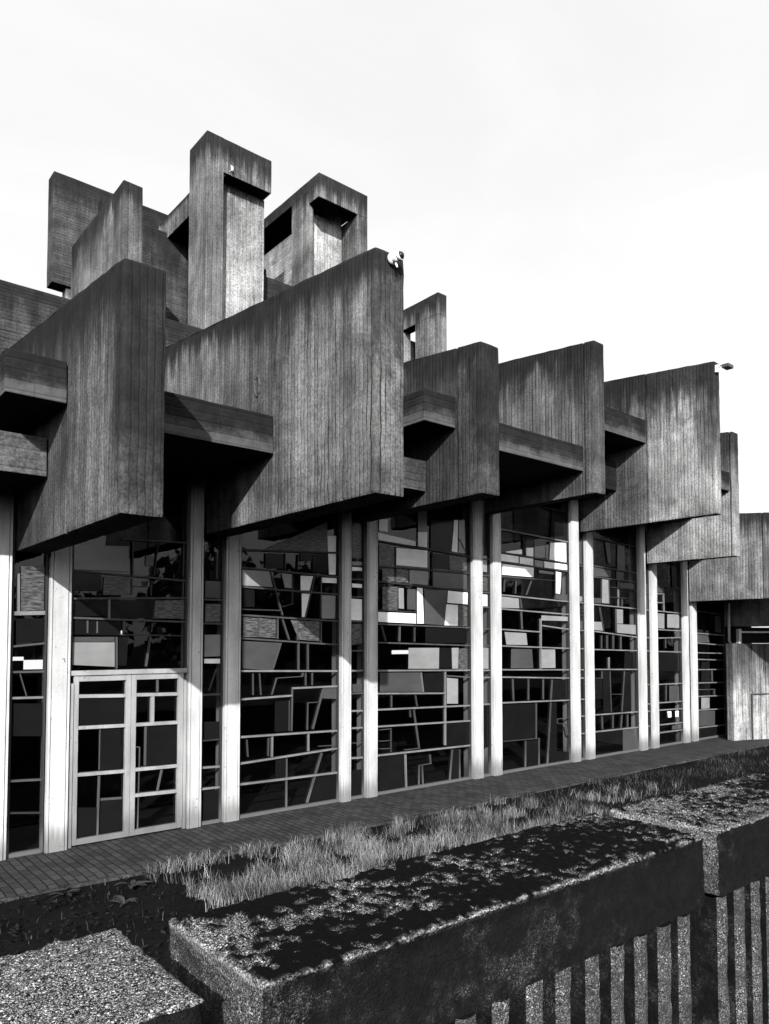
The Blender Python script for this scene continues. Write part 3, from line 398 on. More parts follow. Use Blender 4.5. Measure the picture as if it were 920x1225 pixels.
# thin cirrus veil over the whole sky
geo = nt.nodes.new('ShaderNodeTexCoord')
mp = nt.nodes.new('ShaderNodeMapping'); mp.inputs['Scale'].default_value = (1.2, 2.6, 5.0); mp.inputs['Rotation'].default_value = (0, 0, .5)
nt.links.new(geo.outputs['Generated'], mp.inputs[0])
nz = nt.nodes.new('ShaderNodeTexNoise'); nz.inputs['Scale'].default_value = 1.6; nz.inputs['Detail'].default_value = 7; nz.inputs['Roughness'].default_value = .55
nz.inputs['Distortion'].default_value = .6
nt.links.new(mp.outputs[0], nz.inputs['Vector'])
mr = nt.nodes.new('ShaderNodeMapRange'); mr.inputs[1].default_value = .3; mr.inputs[2].default_value = .75; mr.inputs[3].default_value = SKY_BASE - .12; mr.inputs[4].default_value = SKY_BASE + .35
nt.links.new(nz.outputs['Fac'], mr.inputs[0])
ad = nt.nodes.new('ShaderNodeMath'); ad.operation = 'MULTIPLY_ADD'; ad.inputs[1].default_value = SKY_MUL
nt.links.new(bw.outputs[0], ad.inputs[0]); nt.links.new(mr.outputs[0], ad.inputs[2])
bg = nt.nodes.new('ShaderNodeBackground'); bg.inputs[1].default_value = SKY_STRENGTH
nt.links.new(ad.outputs[0], bg.inputs[0])
ow = nt.nodes.new('ShaderNodeOutputWorld'); nt.links.new(bg.outputs[0], ow.inputs[0])

sd = bpy.data.lights.new('sun', 'SUN'); sd.energy = SUN; sd.angle = math.radians(.6); sd.color = (1, .995, .985)
so = link(bpy.data.objects.new('sun', sd)); so.rotation_euler = LIGHT.to_track_quat('-Z', 'Y').to_euler(); so.location = (-20, -25, 30)

cd = bpy.data.cameras.new('camera'); cam = link(bpy.data.objects.new('camera', cd))
AL = math.atan((1518 - 460) / 885.0)
cam.location = (0, 0, 2.5)
cam.rotation_euler = (math.radians(92.5), 0, AL - math.pi / 2)
cd.sensor_fit = 'HORIZONTAL'; cd.sensor_width = 36; cd.lens = 36 * 885 / 920
cd.shift_y = (730.36 - 612.5) / 920
cd.clip_start = .05; cd.clip_end = 3000
S.camera = cam
S.view_settings.view_transform = 'Standard'; S.view_settings.look = 'None'
S.view_settings.gamma = 1; S.view_settings.use_curve_mapping = False; S.view_settings.exposure = EXPOSURE
S.cycles.max_bounces = 6; S.cycles.diffuse_bounces = 0; S.cycles.glossy_bounces = 3; S.cycles.transparent_max_bounces = 8
S.cycles.use_denoising = True; S.cycles.caustics_reflective = False; S.cycles.caustics_refractive = False

# ------------------------------------------------------------------ church
church = empty('church_building', (0, 0, 0))
tag(church, 'brutalist concrete church with jutting wall fins above a stained glass front', 'church')

for i, (n, x0, x1, ye, zb, zt, ys) in enumerate(FINS):
    bm = bmesh.new()
    zs = zb + 1.6
    top = lambda y: zt + .11 * (y - ye)
    # outer leaf, full thickness, then the inner leaf 12 mm thinner behind a shadow joint
    prism_x(bm, [(ye, zb), (ys - .012, zb), (ys - .012, top(ys)), (ye, zt)], x0, x1, .03)
    prism_x(bm, [(ys + .012, zb + .004), (9.41, zb + .004), (9.41, zs), (11.4, zs), (11.4, top(11.4)), (ys + .012, top(ys))], x0 + .012, x1 - .012, .01)
    prism_x(bm, [(ys - .02, zb + .04), (ys + .02, zb + .04), (ys + .02, top(ys) - .03), (ys - .02, top(ys) - .03)], x0 + .03, x1 - .03)
    roughen(bm, .16, .008, 5, i * 5.1)
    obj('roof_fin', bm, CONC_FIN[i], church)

# round repair patch on the largest fin
bm = bmesh.new()
ring = [[bm.verts.new((4.64 - dx, 8.04 + r * .07 * math.cos(k * math.pi / 12) * (1 + .08 * math.sin(k * 2.3)), 5.72 + r * .14 * math.sin(k * math.pi / 12))) for k in range(24)] for dx, r in ((-.03, 1), (.006, .97), (.007, .78), (-.004, .7))]
for a, b in zip(ring, ring[1:]):
    for k in range(24): bm.faces.new((a[k], a[(k + 1) % 24], b[(k + 1) % 24], b[k]))
obj('repair_patch', bm, CONC_INNER, church)

# eaves blocks between the fins: x0, x1, yFront, z0, z1, material
def beam(x0, x1, yf, z0, z1, m, yb=9.9):
    bm = bmesh.new(); box(bm, x0, x1, yf, yb, z0, z1, .012)
    roughen(bm, .35, .006, 5, x0)
    return obj('eaves_beam', bm, m, church)
G_ = .004
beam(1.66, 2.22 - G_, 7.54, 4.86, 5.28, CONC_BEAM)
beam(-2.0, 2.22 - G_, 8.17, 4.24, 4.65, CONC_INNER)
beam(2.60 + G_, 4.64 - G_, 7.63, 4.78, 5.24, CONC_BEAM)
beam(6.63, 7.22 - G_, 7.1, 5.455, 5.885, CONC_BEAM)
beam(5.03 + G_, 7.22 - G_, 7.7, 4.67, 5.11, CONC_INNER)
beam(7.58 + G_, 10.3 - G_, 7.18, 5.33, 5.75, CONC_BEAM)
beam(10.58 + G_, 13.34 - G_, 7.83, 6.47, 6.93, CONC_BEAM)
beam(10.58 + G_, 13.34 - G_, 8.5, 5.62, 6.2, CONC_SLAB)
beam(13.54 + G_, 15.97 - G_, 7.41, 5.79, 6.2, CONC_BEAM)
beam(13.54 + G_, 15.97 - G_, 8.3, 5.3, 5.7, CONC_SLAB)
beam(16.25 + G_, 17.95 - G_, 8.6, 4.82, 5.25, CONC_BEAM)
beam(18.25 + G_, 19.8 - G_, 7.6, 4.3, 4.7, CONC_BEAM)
SOFFIT = {'W0': 4.2, 'W1': 4.78, 'N1': 4.3, 'W2': 4.67, 'N2': 4.7, 'W3': 5.33, 'N3': 5.2, 'W4': 5.62, 'N4': 5.2, 'W5': 5.3, 'N5': 4.7, 'W6': 4.82, 'N6': 3.9, 'W7': 4.3}

# columns
colx = [(2.0, 2.205), (2.62, 2.88), (4.42, 4.63), (4.965, 5.215), (7.0, 7.2), (7.51, 7.745), (10.03, 10.29), (10.57, 10.815), (13.05, 13.32), (13.57, 13.835), (15.67, 15.95), (16.19, 16.455), (17.69, 17.93), (18.1, 18.355)]
colz = [4.24, 4.77, 4.77, 4.66, 4.66, 5.32, 5.32, 5.61, 5.61, 5.29, 5.29, 4.81, 4.81, 4.29]
fx = {2: 0}
for k, ((a, b), z) in enumerate(zip(colx, colz)):
    a += .008; b -= .008
    bm = bmesh.new()
    # grooved front: centre stile proud of two edge strips; the head is notched below its fin
    for f in FINS:
        if f[1] < b and f[2] > a: z = min(z, f[4] + .3)
    box(bm, a + .036, b - .036, 9.42, 9.7, -.02, z, .004)
    box(bm, a, a + .026, 9.424, 9.7, -.02, z, .003)
    box(bm, b - .026, b, 9.424, 9.7, -.02, z, .003)
    box(bm, a + .02, b - .02, 9.437, 9.69, -.02, z - .003)
    roughen(bm, .25, .0025, 9, k * 3.3)
    obj('column', bm, WHITE, church)

# stained glass: one window per bay > bars and panes
for name, ((x0, x1), bars, panes) in WINDOWS.items():
    zb = 2.12 if name == 'W1' else 0.0
    zt = SOFFIT[name] - .004
    bm = bmesh.new()
    vs = [bm.verts.new(c) for c in ((x0, 9.54, zb), (x1, 9.54, zb), (x1, 9.54, zt), (x0, 9.54, zt))]
    bm.faces.new(vs)
    win = obj('window', bm, GLASS, church)
    BN = {'w': 'glazing_bar', 'b': 'lead_bar', 'k': 'dark_bar'}
    for i, (a, b, c, d, wd, tn) in enumerate(bars):
        if math.hypot(c - a, d - b) < .02: continue
        g = bmesh.new(); flat = abs(d - b) < abs(c - a); dy = .0007 * (i % 9)
        bar_xz(g, a, b, c, d, wd * .58, (9.487 if flat else 9.497) + dy, 9.5385 - dy)
        obj(BN[tn], g, BARMAT[tn], win)
    for a, b in ((x0, x0 + .022), (x1 - .022, x1)):
        fr = bmesh.new(); box(fr, a, b, 9.482, 9.5395, zb, zt); obj('jamb', fr, FRAME_K, win)
    if zb == 0:
        g = bmesh.new(); box(g, x0 + .023, x1 - .023, 9.475, 9.5393, 0, .045); obj('sill', g, FRAME_B, win)
    for i, (k, pts) in enumerate(panes):
        nm, mt = PANE[k]
        pts = [(min(max(x, x0 + .003), x1 - .003), min(max(z, zb + .01), zt)) for x, z in pts]
        ar = sum(pts[q][0] * pts[(q + 1) % len(pts)][1] - pts[(q + 1) % len(pts)][0] * pts[q][1] for q in range(len(pts)))
        if abs(ar) < .002: continue
        g = bmesh.new(); e = .0006 * (i % 12)
        prism_y(g, pts, 9.513 + e, 9.5205 + e)
        obj(nm, g, mt, win)

# double door
door = empty('door', (3.65, 9.5, 0)); door.parent = church
def dobj(name, bm, mat, par): return obj(name, bm, mat, par, origin=(3.65, 9.5, 0))
bm = bmesh.new()
box(bm, 2.885, 2.93, 9.455, 9.56, 0, 2.0, .004); box(bm, 4.375, 4.415, 9.46, 9.56, 0, 2.0, .004)
box(bm, 2.885, 4.415, 9.45, 9.555, 2.095, 2.155, .004); 
roughen(bm, .2, .003, 11, 2)
dobj('door_frame', bm, DOORW, door)
for st, (lo, hi) in ((((2.935, 2.995), (3.585, 3.65)), (2.997, 3.583)), (((3.655, 3.72), (4.3, 4.37)), (3.722, 4.298))):
    bm = bmesh.new()
    for a, b in st: box(bm, a, b, 9.47, 9.53, .02, 2.09, .004)
    box(bm, lo, hi, 9.472, 9.53, 2.02, 2.088, .003); box(bm, lo, hi, 9.472, 9.53, .02, .09, .003)
    for (a, b, c, d, wd, tn) in DOOR[0]:
        if tn == 'w' and lo - .1 < (a + c) / 2 < hi + .1:
            if abs(c - a) > .3:
                k = (d - b) / (c - a); b += k * (lo - a); d += k * (hi - c); a, c = lo, hi
            bar_xz(bm, a, b, c, d, .042, 9.474, 9.528)
    roughen(bm, .2, .0025, 11, 4)
    dobj('door_leaf', bm, DOORW, door)
for i, (a, b, c, d, wd, tn) in enumerate(DOOR[0]):
    if tn == 'w': continue
    bm = bmesh.new(); bar_xz(bm, a, b, c, d, wd, 9.49 + .0007 * i, 9.512); dobj('lead_bar', bm, FRAME_B, door)
for i, (k, pts) in enumerate(DOOR[1]):
    bm = bmesh.new(); prism_y(bm, [(x, max(z, .1)) for x, z in pts], 9.5 + .0006 * i, 9.508 + .0006 * i); dobj('smoked_pane', bm, PANE['d'][1], door)
bm = bmesh.new()
bm.faces.new([bm.verts.new(c) for c in ((2.93, 9.535, .02), (4.38, 9.535, .02), (4.38, 9.535, 2.1), (2.93, 9.535, 2.1))])
dobj('pane', bm, GLASS, door)

# inside shell
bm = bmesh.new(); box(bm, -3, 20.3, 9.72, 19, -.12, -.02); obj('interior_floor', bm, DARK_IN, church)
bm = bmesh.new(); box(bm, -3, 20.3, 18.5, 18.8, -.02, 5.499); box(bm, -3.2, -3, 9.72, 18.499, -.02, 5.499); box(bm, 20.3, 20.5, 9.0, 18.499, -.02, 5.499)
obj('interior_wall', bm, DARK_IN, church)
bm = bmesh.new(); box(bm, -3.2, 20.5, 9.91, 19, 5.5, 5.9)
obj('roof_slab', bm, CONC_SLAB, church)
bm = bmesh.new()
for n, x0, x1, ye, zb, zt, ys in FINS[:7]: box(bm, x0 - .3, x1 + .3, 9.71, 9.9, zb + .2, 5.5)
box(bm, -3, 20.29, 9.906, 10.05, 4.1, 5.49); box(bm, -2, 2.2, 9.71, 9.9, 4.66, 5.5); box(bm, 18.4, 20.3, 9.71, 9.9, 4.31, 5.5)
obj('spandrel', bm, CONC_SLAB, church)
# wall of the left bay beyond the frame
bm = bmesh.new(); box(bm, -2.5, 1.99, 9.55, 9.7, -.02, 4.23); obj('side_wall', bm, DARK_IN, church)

# roof cluster ------------------------------------------------------
def wall(name, m, boxes, amp=.005, bev=.012):
    bm = bmesh.new()
    for b in boxes: box(bm, *b, bev)
    roughen(bm, .4, amp, 4, boxes[0][0])
    return obj(name, bm, m, church)
wall('roof_parapet', CONC_HORIZ, [(-1.5, 4.6, 11.5, 11.75, 5.905, 7.71)])
wall('roof_parapet', CONC_HORIZ, [(4.61, 6.5, 11.6, 11.85, 5.905, 7.9)])
wall('roof_parapet', CONC_HORIZ, [(7.25, 8.3, 12.72, 12.95, 5.905, 9.87)])
wall('roof_parapet', CONC_HORIZ, [(8.91, 11.5, 11.62, 11.85, 5.905, 8.2)])
# tall plate with the fin wall in front of it
rl = wall('roof_plate', CONC_HORIZ, [(4.02, 7.0, 14.74, 15.1, 9.42, 11.6)])
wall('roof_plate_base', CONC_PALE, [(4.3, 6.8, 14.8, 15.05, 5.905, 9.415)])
wall('roof_wall', CONC_ROOF, [(4.37, 4.70, 12.0, 14.735, 5.905, 10.215)])
wall('roof_wall', CONC_HORIZ, [(4.71, 5.67, 13.98, 14.3, 5.905, 11.03), (5.671, 8.3, 14.0, 14.3, 5.905, 10.77)])
# roof light with a hooked front: post, lintel, recessed pale panel
def rlight(parts):
    first = None
    for nm, m, bxs in parts:
        bm = bmesh.new()
        for b in bxs: box(bm, *b, .012)
        roughen(bm, .35, .005, 4, bxs[0][0])
        o = obj(nm, bm, m, church if first is None else first)
        first = first or o
    return first
r1 = rlight([('roof_light', CONC_ROOF, [(5.865, 6.2, 12.0, 12.72, 5.905, 11.755), (6.19, 7.21, 12.003, 12.717, 11.112, 11.752)]),
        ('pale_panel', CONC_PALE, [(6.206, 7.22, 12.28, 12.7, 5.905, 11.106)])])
bm = bmesh.new(); tube(bm, [(6.34, 11.99, 11.3), (6.34, 11.98, 11.2), (6.22, 12.1, 11.06)], .005, 6)
obj('lamp_cable', bm, WHITE_PLASTIC, r1)
bm = bmesh.new(); bmesh.ops.create_uvsphere(bm, u_segments=12, v_segments=8, radius=.032)
for v in bm.verts: v.co = Vector((6.345 + v.co.x * .8, 11.95 + v.co.y * .8, 11.21 + v.co.z * 1.6))
obj('lamp_bulb', bm, WHITE_PLASTIC, r1, True)
rlight([('roof_light', CONC_ROOF, [(5.99, 7.3, 12.98, 14.7, 10.66, 11.12), (6.8, 7.2, 13.0, 13.4, 10.0, 10.658)]),
        ('inner_wall', CONC_HORIZ, [(6.5, 6.79, 13.5, 13.98, 9.6, 10.655)])])
rlight([('roof_light', CONC_ROOF, [(8.31, 9.57, 12.0, 12.36, 11.5, 12.0), (9.3, 9.57, 12.0, 12.62, 5.905, 11.498), (8.31, 9.57, 12.362, 16.5, 11.76, 11.995),
                                   (8.31, 8.43, 12.36, 13.0, 5.905, 11.758)]),
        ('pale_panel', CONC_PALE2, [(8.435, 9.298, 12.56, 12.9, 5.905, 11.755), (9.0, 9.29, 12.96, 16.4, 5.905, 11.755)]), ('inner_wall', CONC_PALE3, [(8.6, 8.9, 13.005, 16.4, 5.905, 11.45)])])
rlight([('roof_light', CONC_ROOF, [(11.64, 11.92, 12.0, 12.78, 5.905, 10.06), (11.64, 11.92, 13.25, 14.2, 5.905, 10.06), (11.64, 11.92, 12.0, 14.2, 10.061, 10.56)])])
wall('roof_wall', CONC_HORIZ, [(11.93, 12.9, 13.3, 13.6, 5.905, 9.93)])

# far side wall beneath the last fins: thin white mullions and a rain pipe
bm = bmesh.new(); tube(bm, [(19.62, 9.2, 3.55), (19.62, 9.2, 2.55), (19.6, 9.12, 2.45), (19.66, 8.98, 2.5)], .035, 10)
obj('rain_pipe', bm, PIPE, church)

# diagonal low wall on the right
lw = empty('boundary_wall', (19.06, 8.86, 0))
tag(lw, 'sunlit board-marked low concrete wall at the far right end of the glass front', 'wall')
def along(s, off, z): 
    d = Vector((.935, -.354)); n = Vector((-.354, -.935))
    return Vector((19.06 + d.x * s + n.x * off, 8.86 + d.y * s + n.y * off, z))
def abox(bm, s0, s1, o0, o1, z0, z1):
    vs = [bm.verts.new(along(s, o, z)) for s in (s0, s1) for o in (o0, o1) for z in (z0, z1)]
    for f in [(0, 1, 3, 2), (4, 6, 7, 5), (0, 4, 5, 1), (2, 3, 7, 6), (0, 2, 6, 4), (1, 5, 7, 3)]: bm.faces.new([vs[i] for i in f])
bm = bmesh.new(); abox(bm, 0, 7, -.22, 0, -.05, 2.48)
k = 0
s = .02
while s < 4.0:
    wd = random.uniform(.05, .09)
    abox(bm, s, s + wd, .001, random.choice((.008, .012, .018, .03)), -.04, 2.478 - random.uniform(0, .01)); s += wd + .012
obj('wall_body', bm, CONC_LOWWALL, lw, origin=(19.06, 8.86, 0))
bm = bmesh.new(); abox(bm, .55, 4, .032, .05, 1.16, 1.19); abox(bm, .55, .58, .032, .05, .02, 1.158)
obj('handrail', bm, DARK_METAL, lw, origin=(19.06, 8.86, 0))
bm = bmesh.new(); abox(bm, .4, 7, -.16, -.1, 2.49, 2.9)
obj('strip_window', bm, PANE['d'][1], lw, origin=(19.06, 8.86, 0))
bm = bmesh.new(); abox(bm, .27, .36, -.14, -.05, 2.485, 2.86); abox(bm, .36, 7, -.09, -.05, 2.76, 2.8)
obj('mullion', bm, WHITE, lw, origin=(19.06, 8.86, 0))

# interior lamps seen through the glass
def lamp(x0, x1, y, z0, z1, lab):
    t = empty('ceiling_lamp', ((x0 + x1) / 2, y, z0))
    tag(t, lab, 'lamp', 'lit lamps inside the church')
    o = ((x0 + x1) / 2, y, z0)
    bm = bmesh.new(); box(bm, x0, x1, y, y + .05, z0, z1); obj('diffuser', bm, LAMP, t, origin=o)
    bm = bmesh.new(); tube(bm, [((x0 + x1) / 2, y + .03, z1), ((x0 + x1) / 2, y + .03, 5.5)], .01, 6); box(bm, x0, x1, y + .051, y + .1, z0, z1)
    obj('housing', bm, DARK_METAL, t, origin=o)
lamp(2.78, 2.98, 12.0, 2.235, 2.29, 'small flat lit lamp behind the leftmost narrow window')
lamp(3.0, 3.27, 12.03, 2.1, 2.24, 'large square lit lamp behind the leftmost narrow window')
lamp(4.4, 4.46, 12.0, 2.63, 2.7, 'tiny square lit lamp above the double door')
lamp(10.28, 10.72, 12.0, 2.26, 2.34, 'long bar-shaped lit lamp behind the middle wide window')

# ------------------------------------------------------------------ lamps on the fins
cm = empty('security_camera', (4.86, 5.69, 6.44))
tag(cm, 'round white security camera with dark lens on top corner of the largest fin', 'camera')
o_ = (4.86, 5.69, 6.44)
def lathe(bm, c, axis, prof, seg=24):
    axis = Vector(axis).normalized(); a = axis.orthogonal().normalized(); b = axis.cross(a); rings = []
    for d, r in prof:
        rings.append([bm.verts.new(Vector(c) + axis * d + (a * math.cos(k * 2 * math.pi / seg) + b * math.sin(k * 2 * math.pi / seg)) * r) for k in range(seg)])
    for p, q in zip(rings, rings[1:]):
        for k in range(seg): bm.faces.new((p[k], p[(k + 1) % seg], q[(k + 1) % seg], q[k]))
    bm.faces.new(rings[0][::-1]); bm.faces.new(rings[-1])
bm = bmesh.new(); lathe(bm, (4.83, 5.685, 6.45), (.25, -1, 0), [(0, .08), (.02, .085), (.05, .085), (.055, .07), (.07, .068), (.1, .075), (.12, .072), (.14, .06)])
obj('housing', bm, WHITE_PLASTIC, cm, True, o_)
bm = bmesh.new(); bmesh.ops.create_uvsphere(bm, u_segments=20, v_segments=14, radius=.055)
bmesh.ops.translate(bm, verts=bm.verts, vec=(4.875, 5.52, 6.46)); obj('lens', bm, simple('black_lens', .01, .08, .6), cm, True, o_)
bm = bmesh.new(); lathe(bm, (4.86, 5.55, 6.455), (.25, -1, .1), [(0, .062), (.02, .07), (.05, .068), (.05, .058), (.0, .05)]); obj('hood', bm, WHITE_PLASTIC, cm, True, o_)
bm = bmesh.new(); tube(bm, [(4.85, 5.6, 6.385), (4.86, 5.59, 6.345), (4.87, 5.585, 6.31)], .016); obj('bracket', bm, WHITE_PLASTIC, cm, True, o_)

cm.scale = (.72, .72, .72)
fl = empty('floodlight', (13.3, 6.42, 7.5)); o_ = (13.3, 6.42, 7.5)
tag(fl, 'small floodlight on a thin arm at top corner of the right-hand fin', 'floodlight')
bm = bmesh.new(); box(bm, 13.35, 13.43, 6.37, 6.426, 7.5, 7.64, .01); obj('junction_box', bm, WHITE_PLASTIC, fl, origin=o_)
bm = bmesh.new(); tube(bm, [(13.39, 6.385, 7.57), (13.40, 6.34, 7.62), (13.43, 6.3, 7.625)], .01); obj('arm', bm, DARK_METAL, fl, origin=o_)
bm = bmesh.new(); box(bm, 13.41, 13.62, 6.2, 6.33, 7.575, 7.64, .01); obj('lamp_head', bm, DARK_METAL, fl, origin=o_)

# ------------------------------------------------------------------ ground
def sheet(name, mat, x0, x1, y0, y1, z, step=None, amp=0):
    bm = bmesh.new()
    nx = max(1, int((x1 - x0) / step)) if step else 1; ny = max(1, int((y1 - y0) / step)) if step else 1
    g = [[bm.verts.new((x0 + (x1 - x0) * i / nx, y0 + (y1 - y0) * j / ny, z + (amp * noise.noise((i * .37, j * .37, 1)) if amp else 0))) for j in range(ny + 1)] for i in range(nx + 1)]
    for i in range(nx):
        for j in range(ny): bm.faces.new((g[i][j], g[i + 1][j], g[i + 1][j + 1], g[i][j + 1]))
    return obj(name, bm, mat)
t = NT('soil_and_moss'); P, X, Y, Zc = t.pos()
n1 = t.noise(P, 1.3, 5); n2 = t.noise(P, 22, 5, .65); n3 = t.noise(P, 130, 3)
v = t.math('MULTIPLY', t.math('MULTIPLY', .009, t.math('ADD', .3, t.math('MULTIPLY', n1, 1.4))), t.math('ADD', .2, t.math('MULTIPLY', n2, 1.6)))
v = t.mix(t.math('MULTIPLY', t.ramp(n3, .62, .7), .4), v, .07)
SOIL = t.done(v, .95, .04, t.math('ADD', n2, n3), .8, .03)
tag(sheet('ground', SOIL, -900, 900, -900, 900, -.03), kind='structure')
tag(sheet('verge', SOIL, -6, 30, 1.9, 8.0, -.012, .25, .03), kind='structure')

t = NT('brick_paving'); P, X, Y, Zc = t.pos()
br = t.n('ShaderNodeTexBrick', offset=.5)
br.inputs['Scale'].default_value = 1.0; br.inputs['Brick Width'].default_value = .2; br.inputs['Row Height'].default_value = .1
br.inputs['Mortar Size'].default_value = .008; br.inputs['Mortar Smooth'].default_value = .3
br.inputs['Color1'].default_value = (.032, .032, .032, 1); br.inputs['Color2'].default_value = (.058, .058, .058, 1); br.inputs['Mortar'].default_value = (.008, .008, .008, 1)
rot = t.n('ShaderNodeMapping'); rot.inputs['Rotation'].default_value = (0, 0, math.radians(90)); t.l(P, rot.inputs[0]); t.l(rot.outputs[0], br.inputs['Vector'])
c = t.n('ShaderNodeRGBToBW'); t.l(br.outputs['Color'], c.inputs[0])
n1 = t.noise(P, 2.2, 5, .6); n2 = t.noise(P, 60, 4, .6)
v = t.math('MULTIPLY', c.outputs[0], t.math('ADD', .45, t.math('MULTIPLY', n1, 1.1)))
v = t.math('MULTIPLY', v, t.math('ADD', .5, n2))
PAVE = t.done(v, .85, .15, t.math('ADD', t.math('MULTIPLY', br.outputs['Fac'], -1.0), t.math('MULTIPLY', n2, .4)), .7, .008)
bm = bmesh.new(); nx = 120; ny = 8
g = [[bm.verts.new((-4 + 30 * i / nx, 8.02 + 1.69 * j / ny, .0 + .012 * noise.noise((i * .3, j * .5, 4)) - (.0 if j else .02))) for j in range(ny + 1)] for i in range(nx + 1)]
for i in range(nx):
    for j in range(ny): bm.faces.new((g[i][j], g[i + 1][j], g[i + 1][j + 1], g[i][j + 1]))
tag(obj('path', bm, PAVE), kind='structure')
KERB = concrete('kerb_concrete', .06, .5, True, .0, .0, seed=91, line=0)
bm = bmesh.new()
x = -4.0
while x < 26:
    box(bm, x, x + .99, 7.955, 8.012, -.1, .012 + random.uniform(-.008, .006), .006); x += 1.0
tag(obj('path_kerb', bm, KERB), kind='structure')

# grass
t = NT('dry_grass'); gi = t.n('ShaderNodeNewGeometry'); P, X, Y, Zc = t.pos()
r = gi.outputs['Random Per Island']
v = t.math('MULTIPLY', t.math('POWER', r, 1.6), .34)
v = t.math('ADD', .012, v)
v = t.math('MULTIPLY', v, t.ramp(t.noise(P, 1.7, 4), .35, .65, .45, 1.5))
GRASS = t.done(v, .8, .15)
def blades(name, spots, hmin, hmax, mat, wid=.007, lean=.5):
    bm = bmesh.new()
    for x, y in spots:
        h = random.uniform(hmin, hmax); a = random.uniform(0, 2 * math.pi); w_ = wid * random.uniform(.6, 1.3)
        l_ = random.uniform(.1, lean) * h; b = random.uniform(0, 2 * math.pi)
        sx, sy = math.cos(a) * w_ / 2, math.sin(a) * w_ / 2
        dx, dy = math.cos(b) * l_, math.sin(b) * l_
        v0 = bm.verts.new((x - sx, y - sy, -.02)); v1 = bm.verts.new((x + sx, y + sy, -.02))
        v2 = bm.verts.new((x + sx * .7 + dx * .35, y + sy * .7 + dy * .35, h * .6)); v3 = bm.verts.new((x - sx * .7 + dx * .35, y - sy * .7 + dy * .35, h * .6))
        v4 = bm.verts.new((x + dx, y + dy, h * (1 - .25 * l_ / h)))
        bm.faces.new((v0, v1, v2, v3)); bm.faces.new((v3, v2, v4))
    return obj(name, bm, mat)
spots = []
while len(spots) < 34000:
    x = random.uniform(2.9, 12.5); y = random.uniform(5.0, 7.93)
    den = noise.noise((x * 1.1, y * 1.3, 2)) + .3 - max(0, x - 5.6) * .2 - max(0, y - 7.35) * 1.1
    edge = 3.2 + .4 * noise.noise((y * 2, 3, 1)) + (7.9 - y) * .05
    cl = 1.5 * noise.noise((x * 2.6, y * 2.6, 8)) + .8 * noise.noise((x * 8, y * 8, 3)) 
    if x < edge or random.random() > .3 + den + cl: continue
    spots.append((x, y))
tag(blades('tall_grass', spots, .04, .19, GRASS, .004, .9), 'tufts of dry pale tall grass between the paved path and the coping wall', 'grass', kind='stuff')
t = NT('dark_grass'); gi = t.n('ShaderNodeNewGeometry'); P, X, Y, Zc = t.pos()
v = t.math('MULTIPLY', t.ramp(gi.outputs['Random Per Island'], 0, 1, .01, .06), t.ramp(t.noise(P, 1.2, 4), .35, .7, .4, 1.6))
DGRASS = t.done(v, .8, .1)
spots = []
while len(spots) < 30000:
    x = random.uniform(7, 24) if random.random() < .99 else random.uniform(-1, 3.4); y = random.uniform(2.2, 7.95)
    if x > 8 and random.random() > .4 + noise.noise((x * .8, y * 1.2, 5)): continue
    spots.append((x, y))
tag(blades('short_grass', spots, .02, .09, DGRASS, .009, 1.0), 'short dark mown grass and weeds on the verge beyond the coping wall', 'grass', kind='stuff')

# low leafy cover on the bare soil
bm = bmesh.new()
for k in range(7000):
    x = random.uniform(-1.5, 3.7); y = random.uniform(2.5, 7.93)
    if random.random() > .55 + noise.noise((x * 2, y * 2, 3)) - max(0, x - 2.9): continue
    c = Vector((x, y, random.uniform(.005, .06))); a = random.uniform(0, 6.28); L = random.uniform(.012, .035); tl = random.uniform(-.5, .5)
    d = Vector((math.cos(a), math.sin(a), tl)) * L; n = Vector((-math.sin(a), math.cos(a), random.uniform(-.5, .5))) * L * .5
    bm.faces.new([bm.verts.new(c - d), bm.verts.new(c + n), bm.verts.new(c + d), bm.verts.new(c - n)])
t = NT('cover_leaf'); gi = t.n('ShaderNodeNewGeometry')
COVER = t.done(t.ramp(gi.outputs['Random Per Island'], 0, 1, .002, .022), .7, .1)
tag(obj('ground_cover', bm, COVER), 'low dark leafy ground cover on the soil at the left between path and coping', 'ground cover', kind='stuff')
# weeds growing by the path edge: a rosette of leaves each
LEAF = simple('weed_leaf', .03, .5, .4, 12, .6)
def weed(x, y, s, lab, seed):
    rnd = random.Random(seed); bm = bmesh.new()
    for k in range(rnd.randint(8, 13)):
        a = rnd.uniform(0, 6.28); L = s * rnd.uniform(.6, 1.1); up = rnd.uniform(.3, 1.1); wv = L * rnd.uniform(.1, .2)
        prev = None
        for q in range(6):
            f = q / 5; r = L * f * math.cos(up * (1 - .6 * f)); z = L * f * math.sin(up * (1 - .75 * f)) + .005
            ww = wv * math.sin(math.pi * min(f * .9 + .08, 1))
            c = Vector((r * math.cos(a), r * math.sin(a), z)); n = Vector((-math.sin(a), math.cos(a), 0)) * ww
            cur = (bm.verts.new(c - n), bm.verts.new(c + Vector((0, 0, -ww * .4))), bm.verts.new(c + n))
            if prev:
                bm.faces.new((prev[0], prev[1], cur[1], cur[0])); bm.faces.new((prev[1], prev[2], cur[2], cur[1]))
            prev = cur
    o = obj('weed', bm, LEAF); o.location = (x, y, 0)
    tag(o, lab, 'weed', 'weeds along the path edge')
weed(2.35, 7.75, .16, 'broad-leaved weed on dark soil nearest the left edge of the photo', 1)
weed(2.95, 7.55, .2, 'tall broad-leaved weed on dark soil just left of the dry grass', 2)
weed(3.25, 7.82, .12, 'small weed tight against the path kerb in front of the double door', 3)
weed(2.7, 7.1, .17, 'low broad-leaved weed on dark soil nearest the gap in the coping', 4)

